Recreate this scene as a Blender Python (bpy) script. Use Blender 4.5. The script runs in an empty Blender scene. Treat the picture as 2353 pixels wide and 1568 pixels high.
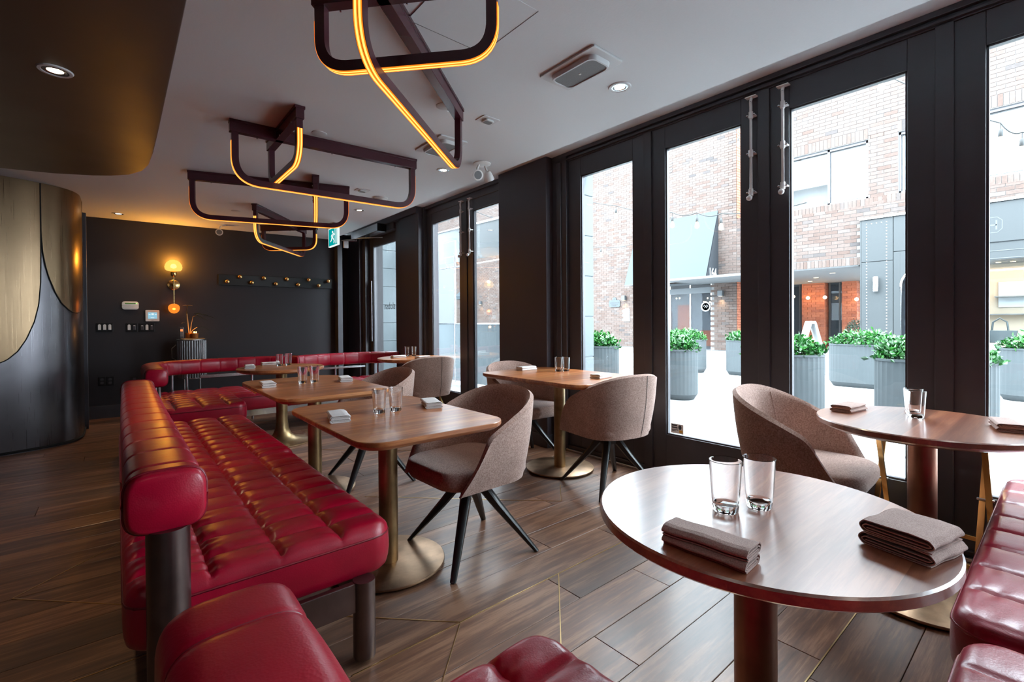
import bpy, bmesh, math, random
import numpy as np
from math import sin, cos, pi, radians, sqrt, atan2, hypot
from mathutils import Vector, Matrix
random.seed(7)
RNG = np.random.default_rng(7)
S = bpy.context.scene
COL = S.collection

# ------------------------------------------------------------------ camera
def cam_axes(yaw, pitch, roll):
    F = Vector((sin(yaw)*cos(pitch), cos(yaw)*cos(pitch), sin(pitch)))
    R = Vector((cos(yaw), -sin(yaw), 0)); U = R.cross(F)
    return F, R*cos(roll)+U*sin(roll), -R*sin(roll)+U*cos(roll)
F, R2, U2 = cam_axes(.6978, -.0084, -.0069)
cd = bpy.data.cameras.new('camera'); cam = bpy.data.objects.new('camera', cd); COL.objects.link(cam)
M = Matrix.Identity(4)
for i in range(3):
    M[i][0], M[i][1], M[i][2] = R2[i], U2[i], -F[i]
M[2][3] = 1.2
cam.matrix_world = M
cd.sensor_width = 36; cd.lens = 1082.3/2353*36; cd.shift_y = (750.1-784)/2353
cd.clip_start = .02; cd.clip_end = 200
S.camera = cam
# ------------------------------------------------------------------ view, world, sun
S.view_settings.view_transform = 'Standard'; S.view_settings.look = 'None'
S.view_settings.gamma = 1; S.view_settings.use_curve_mapping = False
S.view_settings.exposure = 0.22
SKY = 26.0
W = bpy.data.worlds.new('overcast_sky'); S.world = W; W.use_nodes = True
wn = W.node_tree.nodes; wl = W.node_tree.links
bgn = wn['Background']; bgn.inputs['Strength'].default_value = SKY
tc = wn.new('ShaderNodeTexCoord'); sp = wn.new('ShaderNodeSeparateXYZ'); rp = wn.new('ShaderNodeValToRGB')
wl.new(tc.outputs['Generated'], sp.inputs[0]); wl.new(sp.outputs[2], rp.inputs[0]); wl.new(rp.outputs[0], bgn.inputs[0])
rp.color_ramp.elements[0].position = 0; rp.color_ramp.elements[0].color = (.62, .73, .82, 1)
rp.color_ramp.elements[1].position = 1; rp.color_ramp.elements[1].color = (.80, .92, 1.0, 1)
S.cycles.max_bounces = 10; S.cycles.transparent_max_bounces = 16; S.cycles.transmission_bounces = 10
S.cycles.sample_clamp_indirect = 8; S.cycles.use_denoising = True
S.cycles.caustics_reflective = False

def lamp(kind, name, loc, energy, color, parent=None, **kw):
    d = bpy.data.lights.new(name, kind); d.energy = energy; d.color = color
    for k, v in kw.items(): setattr(d, k, v)
    o = bpy.data.objects.new(name, d); COL.objects.link(o); o.location = loc
    if parent: o.parent = parent
    return o

# ------------------------------------------------------------------ materials
def new_mat(name):
    m = bpy.data.materials.new(name); m.use_nodes = True
    return m, m.node_tree.nodes, m.node_tree.links, m.node_tree.nodes['Principled BSDF']
def setb(b, **kw):
    for k, v in kw.items():
        k = {'base': 'Base Color', 'rough': 'Roughness', 'metal': 'Metallic', 'spec': 'Specular IOR Level', 'coat': 'Coat Weight',
             'coatr': 'Coat Roughness', 'sheen': 'Sheen Weight', 'alpha': 'Alpha', 'trans': 'Transmission Weight', 'ior': 'IOR', 'emc': 'Emission Color', 'ems': 'Emission Strength', 'aniso': 'Anisotropic'}[k]
        if isinstance(v, tuple) and len(v) == 3: v = (*v, 1)
        b.inputs[k].default_value = v
def noise_fac(n, l, scale, detail=4, vec=None, rough=.55):
    t = n.new('ShaderNodeTexNoise'); t.inputs['Scale'].default_value = scale; t.inputs['Detail'].default_value = detail
    t.inputs['Roughness'].default_value = rough
    if vec is not None: l.new(vec, t.inputs['Vector'])
    return t.outputs['Fac']
def ramp(n, l, fac, stops):
    r = n.new('ShaderNodeValToRGB'); e = r.color_ramp.elements
    while len(e) < len(stops): e.new(.5)
    for q, (p, c) in zip(e, stops):
        q.position = p; q.color = (*c, 1)
    l.new(fac, r.inputs[0]); return r.outputs[0]
def mapr(n, l, fac, a, b, c=0., d=1.):
    m = n.new('ShaderNodeMapRange'); l.new(fac, m.inputs[0])
    for i, v in zip((1, 2, 3, 4), (c, d, a, b)): m.inputs[i].default_value = v
    return m.outputs[0]
def bump(n, l, b, h, strength=.2, dist=.01):
    t = n.new('ShaderNodeBump'); t.inputs['Strength'].default_value = strength; t.inputs['Distance'].default_value = dist
    l.new(h, t.inputs['Height']); l.new(t.outputs[0], b.inputs['Normal'])
def objvec(n, l, scale=(1, 1, 1), rnd=True):
    t = n.new('ShaderNodeTexCoord'); m = n.new('ShaderNodeMapping'); m.inputs['Scale'].default_value = scale
    l.new(t.outputs['Object'], m.inputs[0])
    if rnd:
        oi = n.new('ShaderNodeObjectInfo'); mu = n.new('ShaderNodeMath'); mu.operation = 'MULTIPLY'; mu.inputs[1].default_value = 37.
        l.new(oi.outputs['Random'], mu.inputs[0]); cb = n.new('ShaderNodeCombineXYZ')
        for i in range(3): l.new(mu.outputs[0], cb.inputs[i])
        l.new(cb.outputs[0], m.inputs['Location'])
    return m.outputs[0]
def mixc(n, l, a, b, fac, mode='MIX'):
    m = n.new('ShaderNodeMix'); m.data_type = 'RGBA'; m.blend_type = mode
    for s, i in ((fac, 0), (a, 6), (b, 7)):
        if hasattr(s, 'is_linked') or isinstance(s, bpy.types.NodeSocket): l.new(s, m.inputs[i])
        else: m.inputs[i].default_value = s if i == 0 else (*s, 1)
    return m.outputs[2]
def plain(name, base, rough=.5, metal=0., spec=.5, nscale=0, namt=.15, bmp=0., **kw):
    m, n, l, b = new_mat(name); setb(b, base=base, rough=rough, metal=metal, spec=spec, **kw)
    if nscale:
        v = objvec(n, l); f = noise_fac(n, l, nscale, 5, v)
        c = mixc(n, l, tuple(x*(1-namt) for x in base), tuple(min(1, x*(1+namt)) for x in base), f); l.new(c, b.inputs['Base Color'])
        l.new(mapr(n, l, f, max(0, rough-.08), rough+.08), b.inputs['Roughness'])
        if bmp: bump(n, l, b, f, bmp, .01)
    return m
def emit(name, color, strength):
    m, n, l, b = new_mat(name); setb(b, base=(0, 0, 0), emc=color, ems=strength, rough=.5, spec=0.); return m
def wood(name, c0, c1, c2, axis=0, rough=.3, staves=0., along=1.2, across=16, rnd_amt=.5, coat=0., spec=.5, bmp=.06, blot=.0):
    m, n, l, b = new_mat(name); setb(b, rough=rough, spec=spec, coat=coat, coatr=.2)
    b.inputs['Coat IOR'].default_value = 1.75
    sc = [across, across, across]; sc[axis] = along
    v = objvec(n, l, tuple(sc))
    if staves:
        t = n.new('ShaderNodeTexCoord'); s = n.new('ShaderNodeSeparateXYZ'); l.new(t.outputs['Object'], s.inputs[0])
        q = n.new('ShaderNodeMath'); q.operation = 'MULTIPLY'; q.inputs[1].default_value = 1/staves; l.new(s.outputs[1-axis], q.inputs[0])
        fl = n.new('ShaderNodeMath'); fl.operation = 'FLOOR'; l.new(q.outputs[0], fl.inputs[0])
        oi = n.new('ShaderNodeObjectInfo'); ad = n.new('ShaderNodeMath'); ad.operation = 'MULTIPLY_ADD'; ad.inputs[1].default_value = 91.; l.new(oi.outputs['Random'], ad.inputs[0]); l.new(fl.outputs[0], ad.inputs[2])
        wnz = n.new('ShaderNodeTexWhiteNoise'); wnz.noise_dimensions = '1D'; l.new(ad.outputs[0], wnz.inputs['W']); rv = wnz.outputs['Value']
        cb = n.new('ShaderNodeCombineXYZ'); mm = n.new('ShaderNodeMath'); mm.operation = 'MULTIPLY'; mm.inputs[1].default_value = 53.; l.new(rv, mm.inputs[0])
        for i in range(3): l.new(mm.outputs[0], cb.inputs[i])
        av = n.new('ShaderNodeVectorMath'); l.new(v, av.inputs[0]); l.new(cb.outputs[0], av.inputs[1]); v = av.outputs[0]
    else:
        oi = n.new('ShaderNodeObjectInfo'); rv = oi.outputs['Random']
    def sc(k):
        q = n.new('ShaderNodeVectorMath'); q.operation = 'MULTIPLY'; q.inputs[1].default_value = k; l.new(v, q.inputs[0]); return q.outputs[0]
    kk = [5, 5, 5]; kk[axis] = 1.6; k2 = [.28, .28, .28]; k2[axis] = .6
    g = noise_fac(n, l, 1.5, 10, v, .66); fine = noise_fac(n, l, 1.5, 4, sc(tuple(kk)), .7); big = noise_fac(n, l, 1.2, 3, sc(tuple(k2)), .5)
    m1 = n.new('ShaderNodeMath'); m1.operation = 'MULTIPLY_ADD'; m1.inputs[1].default_value = .35; l.new(fine, m1.inputs[0]); l.new(g, m1.inputs[2])
    m2 = n.new('ShaderNodeMath'); m2.operation = 'MULTIPLY_ADD'; m2.inputs[1].default_value = .40; l.new(big, m2.inputs[0]); l.new(m1.outputs[0], m2.inputs[2])
    col = ramp(n, l, m2.outputs[0], [(.62, c0), (.87, c1), (1.12, c2)])
    hs = n.new('ShaderNodeHueSaturation'); l.new(col, hs.inputs['Color']); l.new(mapr(n, l, rv, 1-rnd_amt, 1+rnd_amt), hs.inputs['Value'])
    l.new(hs.outputs[0], b.inputs['Base Color'])
    if not staves: l.new(mapr(n, l, fine, rough-.03, rough+.05), b.inputs['Roughness'])
    if bmp: bump(n, l, b, fine, bmp, .003)
    return m
def leather(name, base, rough=.34):
    m, n, l, b = new_mat(name); setb(b, rough=rough, spec=.5, coat=.14, coatr=.25)
    v = objvec(n, l)
    f = noise_fac(n, l, 3.5, 4, v); c = ramp(n, l, f, [(.3, tuple(x*.72 for x in base)), (.7, tuple(x*1.15 for x in base))]); l.new(c, b.inputs['Base Color'])
    vo = n.new('ShaderNodeTexVoronoi'); vo.inputs['Scale'].default_value = 240; l.new(v, vo.inputs['Vector'])
    f2 = noise_fac(n, l, 14, 6, v); ad = n.new('ShaderNodeMath'); ad.operation = 'MULTIPLY_ADD'; ad.inputs[1].default_value = .15
    l.new(vo.outputs['Distance'], ad.inputs[0]); l.new(f2, ad.inputs[2])
    bump(n, l, b, ad.outputs[0], .16, .008); l.new(mapr(n, l, f2, rough-.08, rough+.1), b.inputs['Roughness'])
    return m
def fabric(name, a, bcol, scale=150, rough=.95, sheen=.25):
    m, n, l, b = new_mat(name); setb(b, rough=rough, spec=.15, sheen=sheen)
    v = objvec(n, l, rnd=False); f = noise_fac(n, l, scale, 3, v, .7); f2 = noise_fac(n, l, 5, 2, v)
    c = ramp(n, l, f, [(.36, a), (.64, bcol)]); c = mixc(n, l, c, ramp(n, l, f2, [(.3, (.85, .85, .85)), (.7, (1.1, 1.1, 1.1))]), 1., 'MULTIPLY')
    l.new(c, b.inputs['Base Color']); bump(n, l, b, f, .35, .003); return m
def brushed(name, base, rough=.35, axis=2, nz=.5):
    m, n, l, b = new_mat(name); setb(b, base=base, metal=1., rough=rough)
    sc = [160, 160, 160]; sc[axis] = 2; v = objvec(n, l, tuple(sc)); f = noise_fac(n, l, 1, 4, v)
    v2 = objvec(n, l); f2 = noise_fac(n, l, 6, 5, v2)
    c = ramp(n, l, f2, [(.3, tuple(x*(1-nz) for x in base)), (.7, tuple(min(1, x*(1+nz*.5)) for x in base))]); l.new(c, b.inputs['Base Color'])
    l.new(mapr(n, l, f, rough-.1, rough+.12), b.inputs['Roughness']); bump(n, l, b, f, .08, .002); return m
def pane_mat(name, tint=(1, 1, 1), gloss=1., extra=0.):
    m, n, l, b = new_mat(name); n.remove(b)
    o = n['Material Output']; tr = n.new('ShaderNodeBsdfTransparent'); gl = n.new('ShaderNodeBsdfGlossy'); mx = n.new('ShaderNodeMixShader'); fr = n.new('ShaderNodeFresnel')
    tr.inputs[0].default_value = (*tint, 1); gl.inputs['Roughness'].default_value = 0.01; fr.inputs['IOR'].default_value = 1.45
    # one sheet has two faces; geometry is closed so halve each face's share
    l.new(mapr(n, l, fr.outputs[0], extra, gloss), mx.inputs[0]); l.new(tr.outputs[0], mx.inputs[1]); l.new(gl.outputs[0], mx.inputs[2]); l.new(mx.outputs[0], o.inputs[0])
    return m
def glass_mat(name):
    m, n, l, b = new_mat(name); setb(b, base=(1, 1, 1), rough=0., trans=1., ior=1.47); return m
def brick_mat(name, stops, mortar=None):
    m, n, l, b = new_mat(name); setb(b, rough=.9, spec=.2)
    at = n.new('ShaderNodeAttribute'); at.attribute_name = 'rnd'; oi = n.new('ShaderNodeObjectInfo')
    ad = n.new('ShaderNodeMath'); ad.operation = 'ADD'; l.new(at.outputs['Fac'], ad.inputs[0]); l.new(oi.outputs['Random'], ad.inputs[1])
    fr = n.new('ShaderNodeMath'); fr.operation = 'FRACT'; l.new(ad.outputs[0], fr.inputs[0])
    c = ramp(n, l, fr.outputs[0], stops); v = objvec(n, l); f = noise_fac(n, l, 25, 4, v)
    c = mixc(n, l, c, ramp(n, l, f, [(.3, (.8, .8, .8)), (.7, (1.1, 1.1, 1.1))]), 1., 'MULTIPLY'); l.new(c, b.inputs['Base Color']); bump(n, l, b, f, .3, .01)
    return m

MT = {}
MT['plank'] = wood('floor_plank_wood', (.055, .021, .010), (.15, .062, .031), (.27, .135, .075), 0, .50, 0, 1.5, 15, .38, .12, .8, .10)
MT['subfloor'] = plain('dark_subfloor', (.008, .006, .005), .9)
MT['brass_inlay'] = plain('brass_inlay', (.75, .52, .25), .3, 1.)
MT['ceiling'] = plain('ceiling_paint', (.72, .745, .765), .75, 0, .3, 90, .02, .05)
MT['soffit'] = plain('soffit_bronze_paint', (.048, .027, .020), .5, 0., .5, 2, .1)
MT['black'] = plain('charcoal_wall_paint', (.026, .0225, .026), .55, 0, .4, 40, .08, .04)
MT['frame'] = plain('charcoal_window_frame', (.060, .056, .064), .34, 0, .5, 8, .12)
MT['pillar'] = plain('aubergine_pillar_paint', (.060, .049, .058), .42, 0, .45, 6, .1)
MT['steel_dark'] = brushed('dark_blued_steel', (.14, .13, .14), .30, 2, .07)
MT['bronze_panel'] = brushed('bronze_panel', (.22, .145, .085), .30, 2, .06)
MT['seam'] = plain('black_seam', (.004, .004, .004), .8)
MT['leather'] = leather('crimson_leather', (.40, .0015, .024), .33)
MT['leather2'] = leather('wine_leather', (.25, .008, .026), .30)
MT['leather_dark'] = leather('crimson_piping', (.20, .003, .014), .4)
MT['walnut'] = wood('walnut_table_top', (.24, .062, .018), (.44, .145, .047), (.60, .245, .085), 0, .30, .115, 1.6, 16, .22, .18, .7, .0)
MT['walnut_round'] = wood('dark_walnut_round_top', (.20, .050, .024), (.30, .092, .044), (.40, .145, .068), 0, .32, .10, 1.6, 16, .30, .9, 1., .0)
MT['walnut_edge'] = wood('walnut_edge', (.10, .024, .012), (.20, .055, .026), (.30, .10, .045), 0, .3, 0, 3, 20, .1, .1)
MT['brass_old'] = brushed('aged_brass', (.40, .27, .135), .38, 2, .45)
MT['bronze_base'] = brushed('mottled_bronze_base', (.42, .265, .165), .40, 0, .5)
MT['brass'] = plain('polished_brass', (.80, .53, .22), .22, 1.)
MT['copper_col'] = brushed('reddish_bronze_column', (.36, .19, .125), .38, 2, .3)
MT['leg_steel'] = brushed('dark_bronze_leg', (.20, .155, .15), .34, 2, .3)
MT['tweed'] = fabric('mushroom_tweed', (.31, .185, .15), (.56, .385, .325))
MT['blackwood'] = plain('black_chair_leg', (.010, .010, .011), .35, 0, .5)
MT['chrome'] = plain('satin_steel', (.55, .55, .56), .25, 1.)
MT['white_metal'] = plain('white_enamel_rod', (.88, .84, .82), .35)
MT['white_plastic'] = plain('white_plastic', (.74, .72, .70), .4)
MT['grey_mesh'] = plain('grey_grille', (.20, .20, .205), .6, 0, .3, 200, .3)
MT['vent_white'] = plain('white_vent_frame', (.62, .63, .64), .5)
MT['burgundy'] = plain('burgundy_lacquer', (.060, .013, .021), .26, 0, .5)
MT['rack'] = plain('black_green_rack', (.013, .016, .017), .35)
MT['led'] = emit('amber_light_strip', (1., .50, .11), 1.9)
MT['led_edge'] = emit('orange_strip_edge', (1., .20, .010), 1.3)
MT['linen'] = fabric('pale_linen', (.72, .66, .65), (.92, .88, .87), 420, .95, .1)
MT['linen_brown'] = fabric('taupe_linen', (.42, .29, .255), (.62, .46, .415), 420, .95, .1)
MT['tumbler'] = glass_mat('clear_tumbler_glass')
MT['pane'] = pane_mat('window_pane_glass', (.97, .985, .985), .45)
MT['pane_dark'] = pane_mat('tinted_shop_glass', (.72, .74, .76), .25, .0)
def globe_mat(name, tint, em, k):
    m, n, l, b = new_mat(name); n.remove(b); o = n['Material Output']; tr = n.new('ShaderNodeBsdfTransparent'); e = n.new('ShaderNodeEmission'); mx = n.new('ShaderNodeMixShader')
    tr.inputs[0].default_value = (*tint, 1); e.inputs[0].default_value = (*em, 1); e.inputs[1].default_value = k; mx.inputs[0].default_value = .55; l.new(tr.outputs[0], mx.inputs[1]); l.new(e.outputs[0], mx.inputs[2]); l.new(mx.outputs[0], o.inputs[0]); return m
MT['glow_amber'] = globe_mat('amber_glass_globe', (1., .72, .26), (1., .64, .15), 1.35)
MT['glow_orange'] = globe_mat('orange_glass_globe', (1., .5, .14), (1., .30, .035), 1.2)
MT['sconce_bulb'] = emit('sconce_bulb', (1., .75, .38), 5.)
MT['bulb'] = emit('warm_lamp', (1., .86, .62), 14.)
MT['bulb_ext'] = emit('string_bulb', (1., .80, .50), 6.)
MT['screen'] = emit('thermostat_screen', (.32, .62, .78), .8)
MT['lcd'] = emit('keypad_display', (.20, .34, .10), .35)
MT['exit'] = emit('exit_sign_green', (.0, .42, .42), .75)
MT['exit_white'] = emit('exit_sign_white', (.85, .95, .92), .9)
MT['flame'] = emit('candle_flame', (1., .42, .08), 20.)
MT['amber_glass'] = plain('amber_candle_glass', (.35, .11, .02), .15, 0, .5)
MT['flute'] = brushed('fluted_grey_steel', (.30, .28, .28), .35, 2, .2)
MT['leaf_dark'] = plain('dark_leaf', (.018, .03, .014), .5)
MT['stem_gold'] = plain('pale_stem', (.42, .24, .09), .6)
MT['soil'] = plain('soil', (.03, .02, .014), .95)
MT['mortar'] = plain('mortar', (.14, .136, .133), .95)
MT['brick'] = brick_mat('pale_brown_brick', [(0, (.072, .048, .040)), (.35, (.092, .068, .059)), (.7, (.082, .060, .052)), (.9, (.105, .083, .074)), (1, (.050, .043, .042))])
MT['brick_red'] = brick_mat('red_lobby_brick', [(0, (.26, .085, .05)), (.5, (.33, .12, .07)), (1, (.22, .08, .055))])
MT['paving'] = plain('pale_paving', (.30, .31, .315), .8, 0, .3, 3, .06)
MT['concrete'] = plain('planter_concrete', (.052, .060, .064), .8, 0, .3, 6, .15)
MT['awning'] = plain('slate_awning_canvas', (.027, .036, .042), .8)
MT['awning_side'] = plain('dark_awning_canvas', (.018, .021, .026), .8)
MT['valance'] = plain('pale_patio_canvas', (.30, .315, .32), .85, 0, .2, 3, .06)
MT['screen_cloth'] = plain('patio_screen_cloth', (.17, .20, .215), .8)
MT['shop_panel'] = plain('shop_front_panel', (.024, .027, .0285), .5, 0, .4, 3, .04)
MT['shop_dark'] = plain('shop_dark_joint', (.05, .055, .06), .6)
MT['stone_dark'] = plain('dark_stone_cladding', (.085, .10, .107), .5, 0, .4, 5, .15)
MT['white_paint'] = plain('white_render', (.11, .115, .12), .7)
MT['blind'] = plain('white_blind', (.34, .35, .36), .8)
MT['room_dark'] = plain('dim_interior', (.12, .12, .125), .8)
MT['shop_cream'] = plain('cream_shop_interior', (.32, .26, .20), .8)
MT['sign_blue'] = plain('blue_board', (.03, .08, .14), .5)
MT['sign_red'] = plain('red_print', (.5, .03, .03), .5)
MT['print_dark'] = plain('dark_print', (.03, .03, .035), .6)
MT['print_white'] = plain('white_print', (.40, .41, .42), .6)
MT['yellow'] = plain('yellow_print', (.7, .38, .05), .6)
MT['bag'] = plain('black_bag', (.03, .04, .045), .5)
MT['cable'] = plain('dark_cable', (.02, .02, .02), .6)
MT['cable_white'] = plain('pale_cable', (.42, .38, .35), .5)
MT['etch'] = plain('etched_lettering', (.045, .055, .06), .6)
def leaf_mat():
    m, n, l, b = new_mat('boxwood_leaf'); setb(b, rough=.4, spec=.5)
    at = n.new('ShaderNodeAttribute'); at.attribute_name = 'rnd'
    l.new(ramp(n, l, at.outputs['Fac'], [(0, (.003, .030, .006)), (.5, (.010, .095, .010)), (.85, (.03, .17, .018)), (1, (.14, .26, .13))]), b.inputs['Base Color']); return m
MT['leaf'] = leaf_mat()

# ------------------------------------------------------------------ mesh builder
class MB:
    def __init__(s): s.v = []; s.f = []
    def add(s, v, f, M=None):
        o = len(s.v)
        if M is not None: v = [tuple(M @ Vector(p)) for p in v]
        s.v += [tuple(p) for p in v]; s.f += [tuple(i+o for i in q) for q in f]; return s
    def box(s, x0, x1, y0, y1, z0, z1, M=None):
        return s.add([(x0, y0, z0), (x1, y0, z0), (x1, y1, z0), (x0, y1, z0), (x0, y0, z1), (x1, y0, z1), (x1, y1, z1), (x0, y1, z1)],
                     [(0, 3, 2, 1), (4, 5, 6, 7), (0, 1, 5, 4), (1, 2, 6, 5), (2, 3, 7, 6), (3, 0, 4, 7)], M)
    def lathe(s, prof, n=24, c=(0, 0, 0), M=None, cap=True):
        v = []; f = []
        for r, z in prof:
            for i in range(n): v.append((c[0]+r*cos(2*pi*i/n), c[1]+r*sin(2*pi*i/n), c[2]+z))
        for k in range(len(prof)-1):
            for i in range(n):
                j = (i+1) % n; f.append((k*n+i, k*n+j, (k+1)*n+j, (k+1)*n+i))
        if cap:
            f.append(tuple(reversed(range(n)))); f.append(tuple((len(prof)-1)*n+i for i in range(n)))
        return s.add(v, f, M)
    def cyl(s, c, r, z0, z1, n=20, M=None): return s.lathe([(r, z0), (r, z1)], n, (c[0], c[1], 0), M)
    def prism(s, pts, z0, z1, M=None):
        n = len(pts); v = [(x, y, z0) for x, y in pts]+[(x, y, z1) for x, y in pts]
        f = [tuple(reversed(range(n))), tuple(range(n, 2*n))]+[(i, (i+1) % n, n+(i+1) % n, n+i) for i in range(n)]
        return s.add(v, f, M)
    def rings(s, rings, closed=False, cap=True):
        n = len(rings[0]); v = [p for r in rings for p in r]; f = []; m = len(rings)
        for k in range(m if closed else m-1):
            a = k*n; b = ((k+1) % m)*n
            for i in range(n): j = (i+1) % n; f.append((a+i, a+j, b+j, b+i))
        if cap and not closed: f.append(tuple(reversed(range(n)))); f.append(tuple((m-1)*n+i for i in range(n)))
        return s.add(v, f)
    def sweep(s, path, prof, up=(0, 0, 1), closed=False, scale=None, cap=True):
        """prof: (side, up) pairs; side = tangent x up"""
        P = [Vector(p) for p in path]; n = len(P); up = Vector(up); R = []
        for i in range(n):
            a = P[i-1] if (i > 0 or closed) else P[i]; b = P[(i+1) % n] if (i < n-1 or closed) else P[i]
            t = (b-a).normalized(); sd = t.cross(up)
            if sd.length < 1e-5: sd = Vector((1, 0, 0))
            sd.normalize(); u = sd.cross(t).normalized(); k = scale[i] if scale else 1.
            R.append([tuple(P[i]+sd*(x*k)+u*(y*k)) for x, y in prof])
        return s.rings(R, closed, cap)
    def tube(s, path, r, n=8, closed=False, up=(0, 0, 1)):
        return s.sweep(path, [(r*cos(2*pi*i/n), r*sin(2*pi*i/n)) for i in range(n)], up, closed)
    def build(s, name, mat, parent=None, smooth=35, bev=0., loc=None, attr=None, bseg=2):
        me = bpy.data.meshes.new(name); me.from_pydata(s.v, [], s.f)
        if bev:
            bm = bmesh.new(); bm.from_mesh(me); ed = [e for e in bm.edges if len(e.link_faces) == 2 and e.calc_face_angle(0) > .6]
            bmesh.ops.bevel(bm, geom=ed, offset=bev, segments=bseg, affect='EDGES', profile=.5, clamp_overlap=True); bm.to_mesh(me); bm.free()
        if attr is not None:
            a = me.attributes.new('rnd', 'FLOAT', 'FACE'); a.data.foreach_set('value', attr)
        if smooth:
            me.polygons.foreach_set('use_smooth', [True]*len(me.polygons)); me.set_sharp_from_angle(angle=radians(smooth))
        me.materials.append(MT[mat] if isinstance(mat, str) else mat)
        o = bpy.data.objects.new(name, me); COL.objects.link(o)
        if parent: o.parent = parent
        if loc: o.location = loc
        return o
def rect_pts(w, d, r, n=8, cx=0, cy=0):
    out = []
    for sx, sy, a0 in ((1, 1, 0), (-1, 1, 90), (-1, -1, 180), (1, -1, 270)):
        for i in range(n+1):
            a = radians(a0+90*i/n); out.append((cx+sx*(w/2-r)+r*cos(a), cy+sy*(d/2-r)+r*sin(a)))
    return out
def arc_path(pts, r, n=6):
    """round the corners of a 3D polyline"""
    P = [Vector(p) for p in pts]; out = [P[0]]
    for i in range(1, len(P)-1):
        a = (P[i-1]-P[i]).normalized(); b = (P[i+1]-P[i]).normalized(); ang = a.angle(b); d = min(r/math.tan(ang/2), (P[i-1]-P[i]).length*.49, (P[i+1]-P[i]).length*.49)
        A = P[i]+a*d; B = P[i]+b*d
        for k in range(n+1):
            t = k/n; out.append((A*(1-t)+P[i]*t)*(1-t)+(P[i]*(1-t)+B*t)*t)
    out.append(P[-1]); return out
def resample(path, step):
    P = [Vector(p) for p in path]; L = [0]
    for a, b in zip(P, P[1:]): L.append(L[-1]+(b-a).length)
    n = max(2, int(round(L[-1]/step))+1); out = []
    for i in range(n):
        t = L[-1]*i/(n-1); k = max(j for j in range(len(L)) if L[j] <= t+1e-9); k = min(k, len(P)-2)
        q = (t-L[k])/max(1e-9, L[k+1]-L[k]); out.append(P[k]*(1-q)+P[k+1]*q)
    return out, L[-1]

# ------------------------------------------------------------------ scene organisation
def tag(o, label, cat, group=None):
    o['label'] = label; o['category'] = cat
    if group: o['group'] = group
    return o
def thing(name, label, cat, loc=(0, 0, 0), rz=0., group=None):
    o = bpy.data.objects.new(name, None); o.empty_display_size = .1; COL.objects.link(o); o.location = loc; o.rotation_euler = (0, 0, rz)
    return tag(o, label, cat, group)
def struct(o): o['kind'] = 'structure'; return o
def sthing(name, loc=(0, 0, 0)):
    o = bpy.data.objects.new(name, None); COL.objects.link(o); o.location = loc; o['kind'] = 'structure'; return o
KIDS = {}
def kids(o): return [c for c in bpy.data.objects if c.parent == o]
def dup(root, name, loc, rz, label, group):
    r = root.copy(); COL.objects.link(r); r.name = name; r.location = loc; r.rotation_euler = (0, 0, rz); r['label'] = label; r['group'] = group
    for ch in kids(root):
        c = ch.copy(); COL.objects.link(c); c.parent = r
        for g in kids(ch):
            d = g.copy(); COL.objects.link(d); d.parent = c
    return r
def XF(loc, rz=0.): return Matrix.Translation(loc) @ Matrix.Rotation(rz, 4, 'Z')

def text_mesh(name, curve, mat):
    t = bpy.data.objects.new('tmp_text', curve); COL.objects.link(t); bpy.context.view_layer.update()
    me = bpy.data.meshes.new_from_object(t.evaluated_get(bpy.context.evaluated_depsgraph_get())); bpy.data.objects.remove(t)
    me.materials.clear(); me.materials.append(MT[mat]); o = bpy.data.objects.new(name, me); COL.objects.link(o); return o
# ================================================================== ROOM SHELL
XW = 3.248; ZC = 2.58; ZS = 2.775
YB = lambda x: 8.02-.068*x
AB = math.atan(-.068)
floor = struct(MB().box(-2.7, 3.33, -3.3, 8.35, -.12, -.022).build('floor', 'subfloor', None, 0))
pw = .2015
for k in range(-14, 38):
    y0 = .568+k*pw
    if y0 < -2.2: continue
    x = -2.6-random.random()*1.2
    while x < XW-.06:
        L = random.choice((1.25, 1.5, 1.75, 2.0)); a = max(x, -2.6); b = min(x+L, XW-.02)
        if k == 1: a, b = {0: (-2.6, -.3), 1: (-.3, 1.537), 2: (1.537, XW-.02)}.get(0, (a, b)) if False else (a, b)
        if b-a > .08:
            dz = random.uniform(-.0006, .0006); g = .0012
            p = MB().box(a+g-(a+b)/2, b-g-(a+b)/2, -pw/2+g, pw/2-g, -.02, 0).build('plank', 'plank', floor, 0, .0012, ((a+b)/2, y0+pw/2, dz), None, 1)
        x += L
def inlay(p, q, w=.004):
    a = Vector((*p, 0)); b = Vector((*q, 0)); d = (b-a).normalized(); s = Vector((-d.y, d.x, 0))*w/2
    MB().add([tuple(a+s), tuple(a-s), tuple(b-s), tuple(b+s)]+[tuple(v+Vector((0, 0, .0022))) for v in (a+s, a-s, b-s, b+s)],
             [(0, 1, 2, 3), (7, 6, 5, 4), (0, 4, 5, 1), (1, 5, 6, 2), (2, 6, 7, 3), (3, 7, 4, 0)]).build('brass_strip', 'brass_inlay', floor, 0)
for p, q in (((-.366, 2.992), (.75, 4.13)), ((-.366, 2.992), (1.04, 1.575)), ((1.04, 1.575), (.40, .93)), ((.60, 1.575), (2.15, 1.575)), ((1.60, 1.575), (1.20, 1.17)), ((-.9, 2.162), (.46, 2.162)),
             ((2.49, 2.43), (2.262, 2.199)), ((2.262, 2.199), (1.30, 3.15)), ((1.62, .569), (2.32, .569)), ((1.45, 4.62), (2.5, 3.6))):
    inlay(p, q)
ceiling = struct(MB().box(-2.7, 2.709, -3.3, 8.4, ZC, 2.82).build('ceiling', 'ceiling', None, 0))
struct(MB().box(2.60, 3.34, -3.3, 8.4, ZS, 2.9).build('trim_1', 'ceiling', None, 0))
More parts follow.
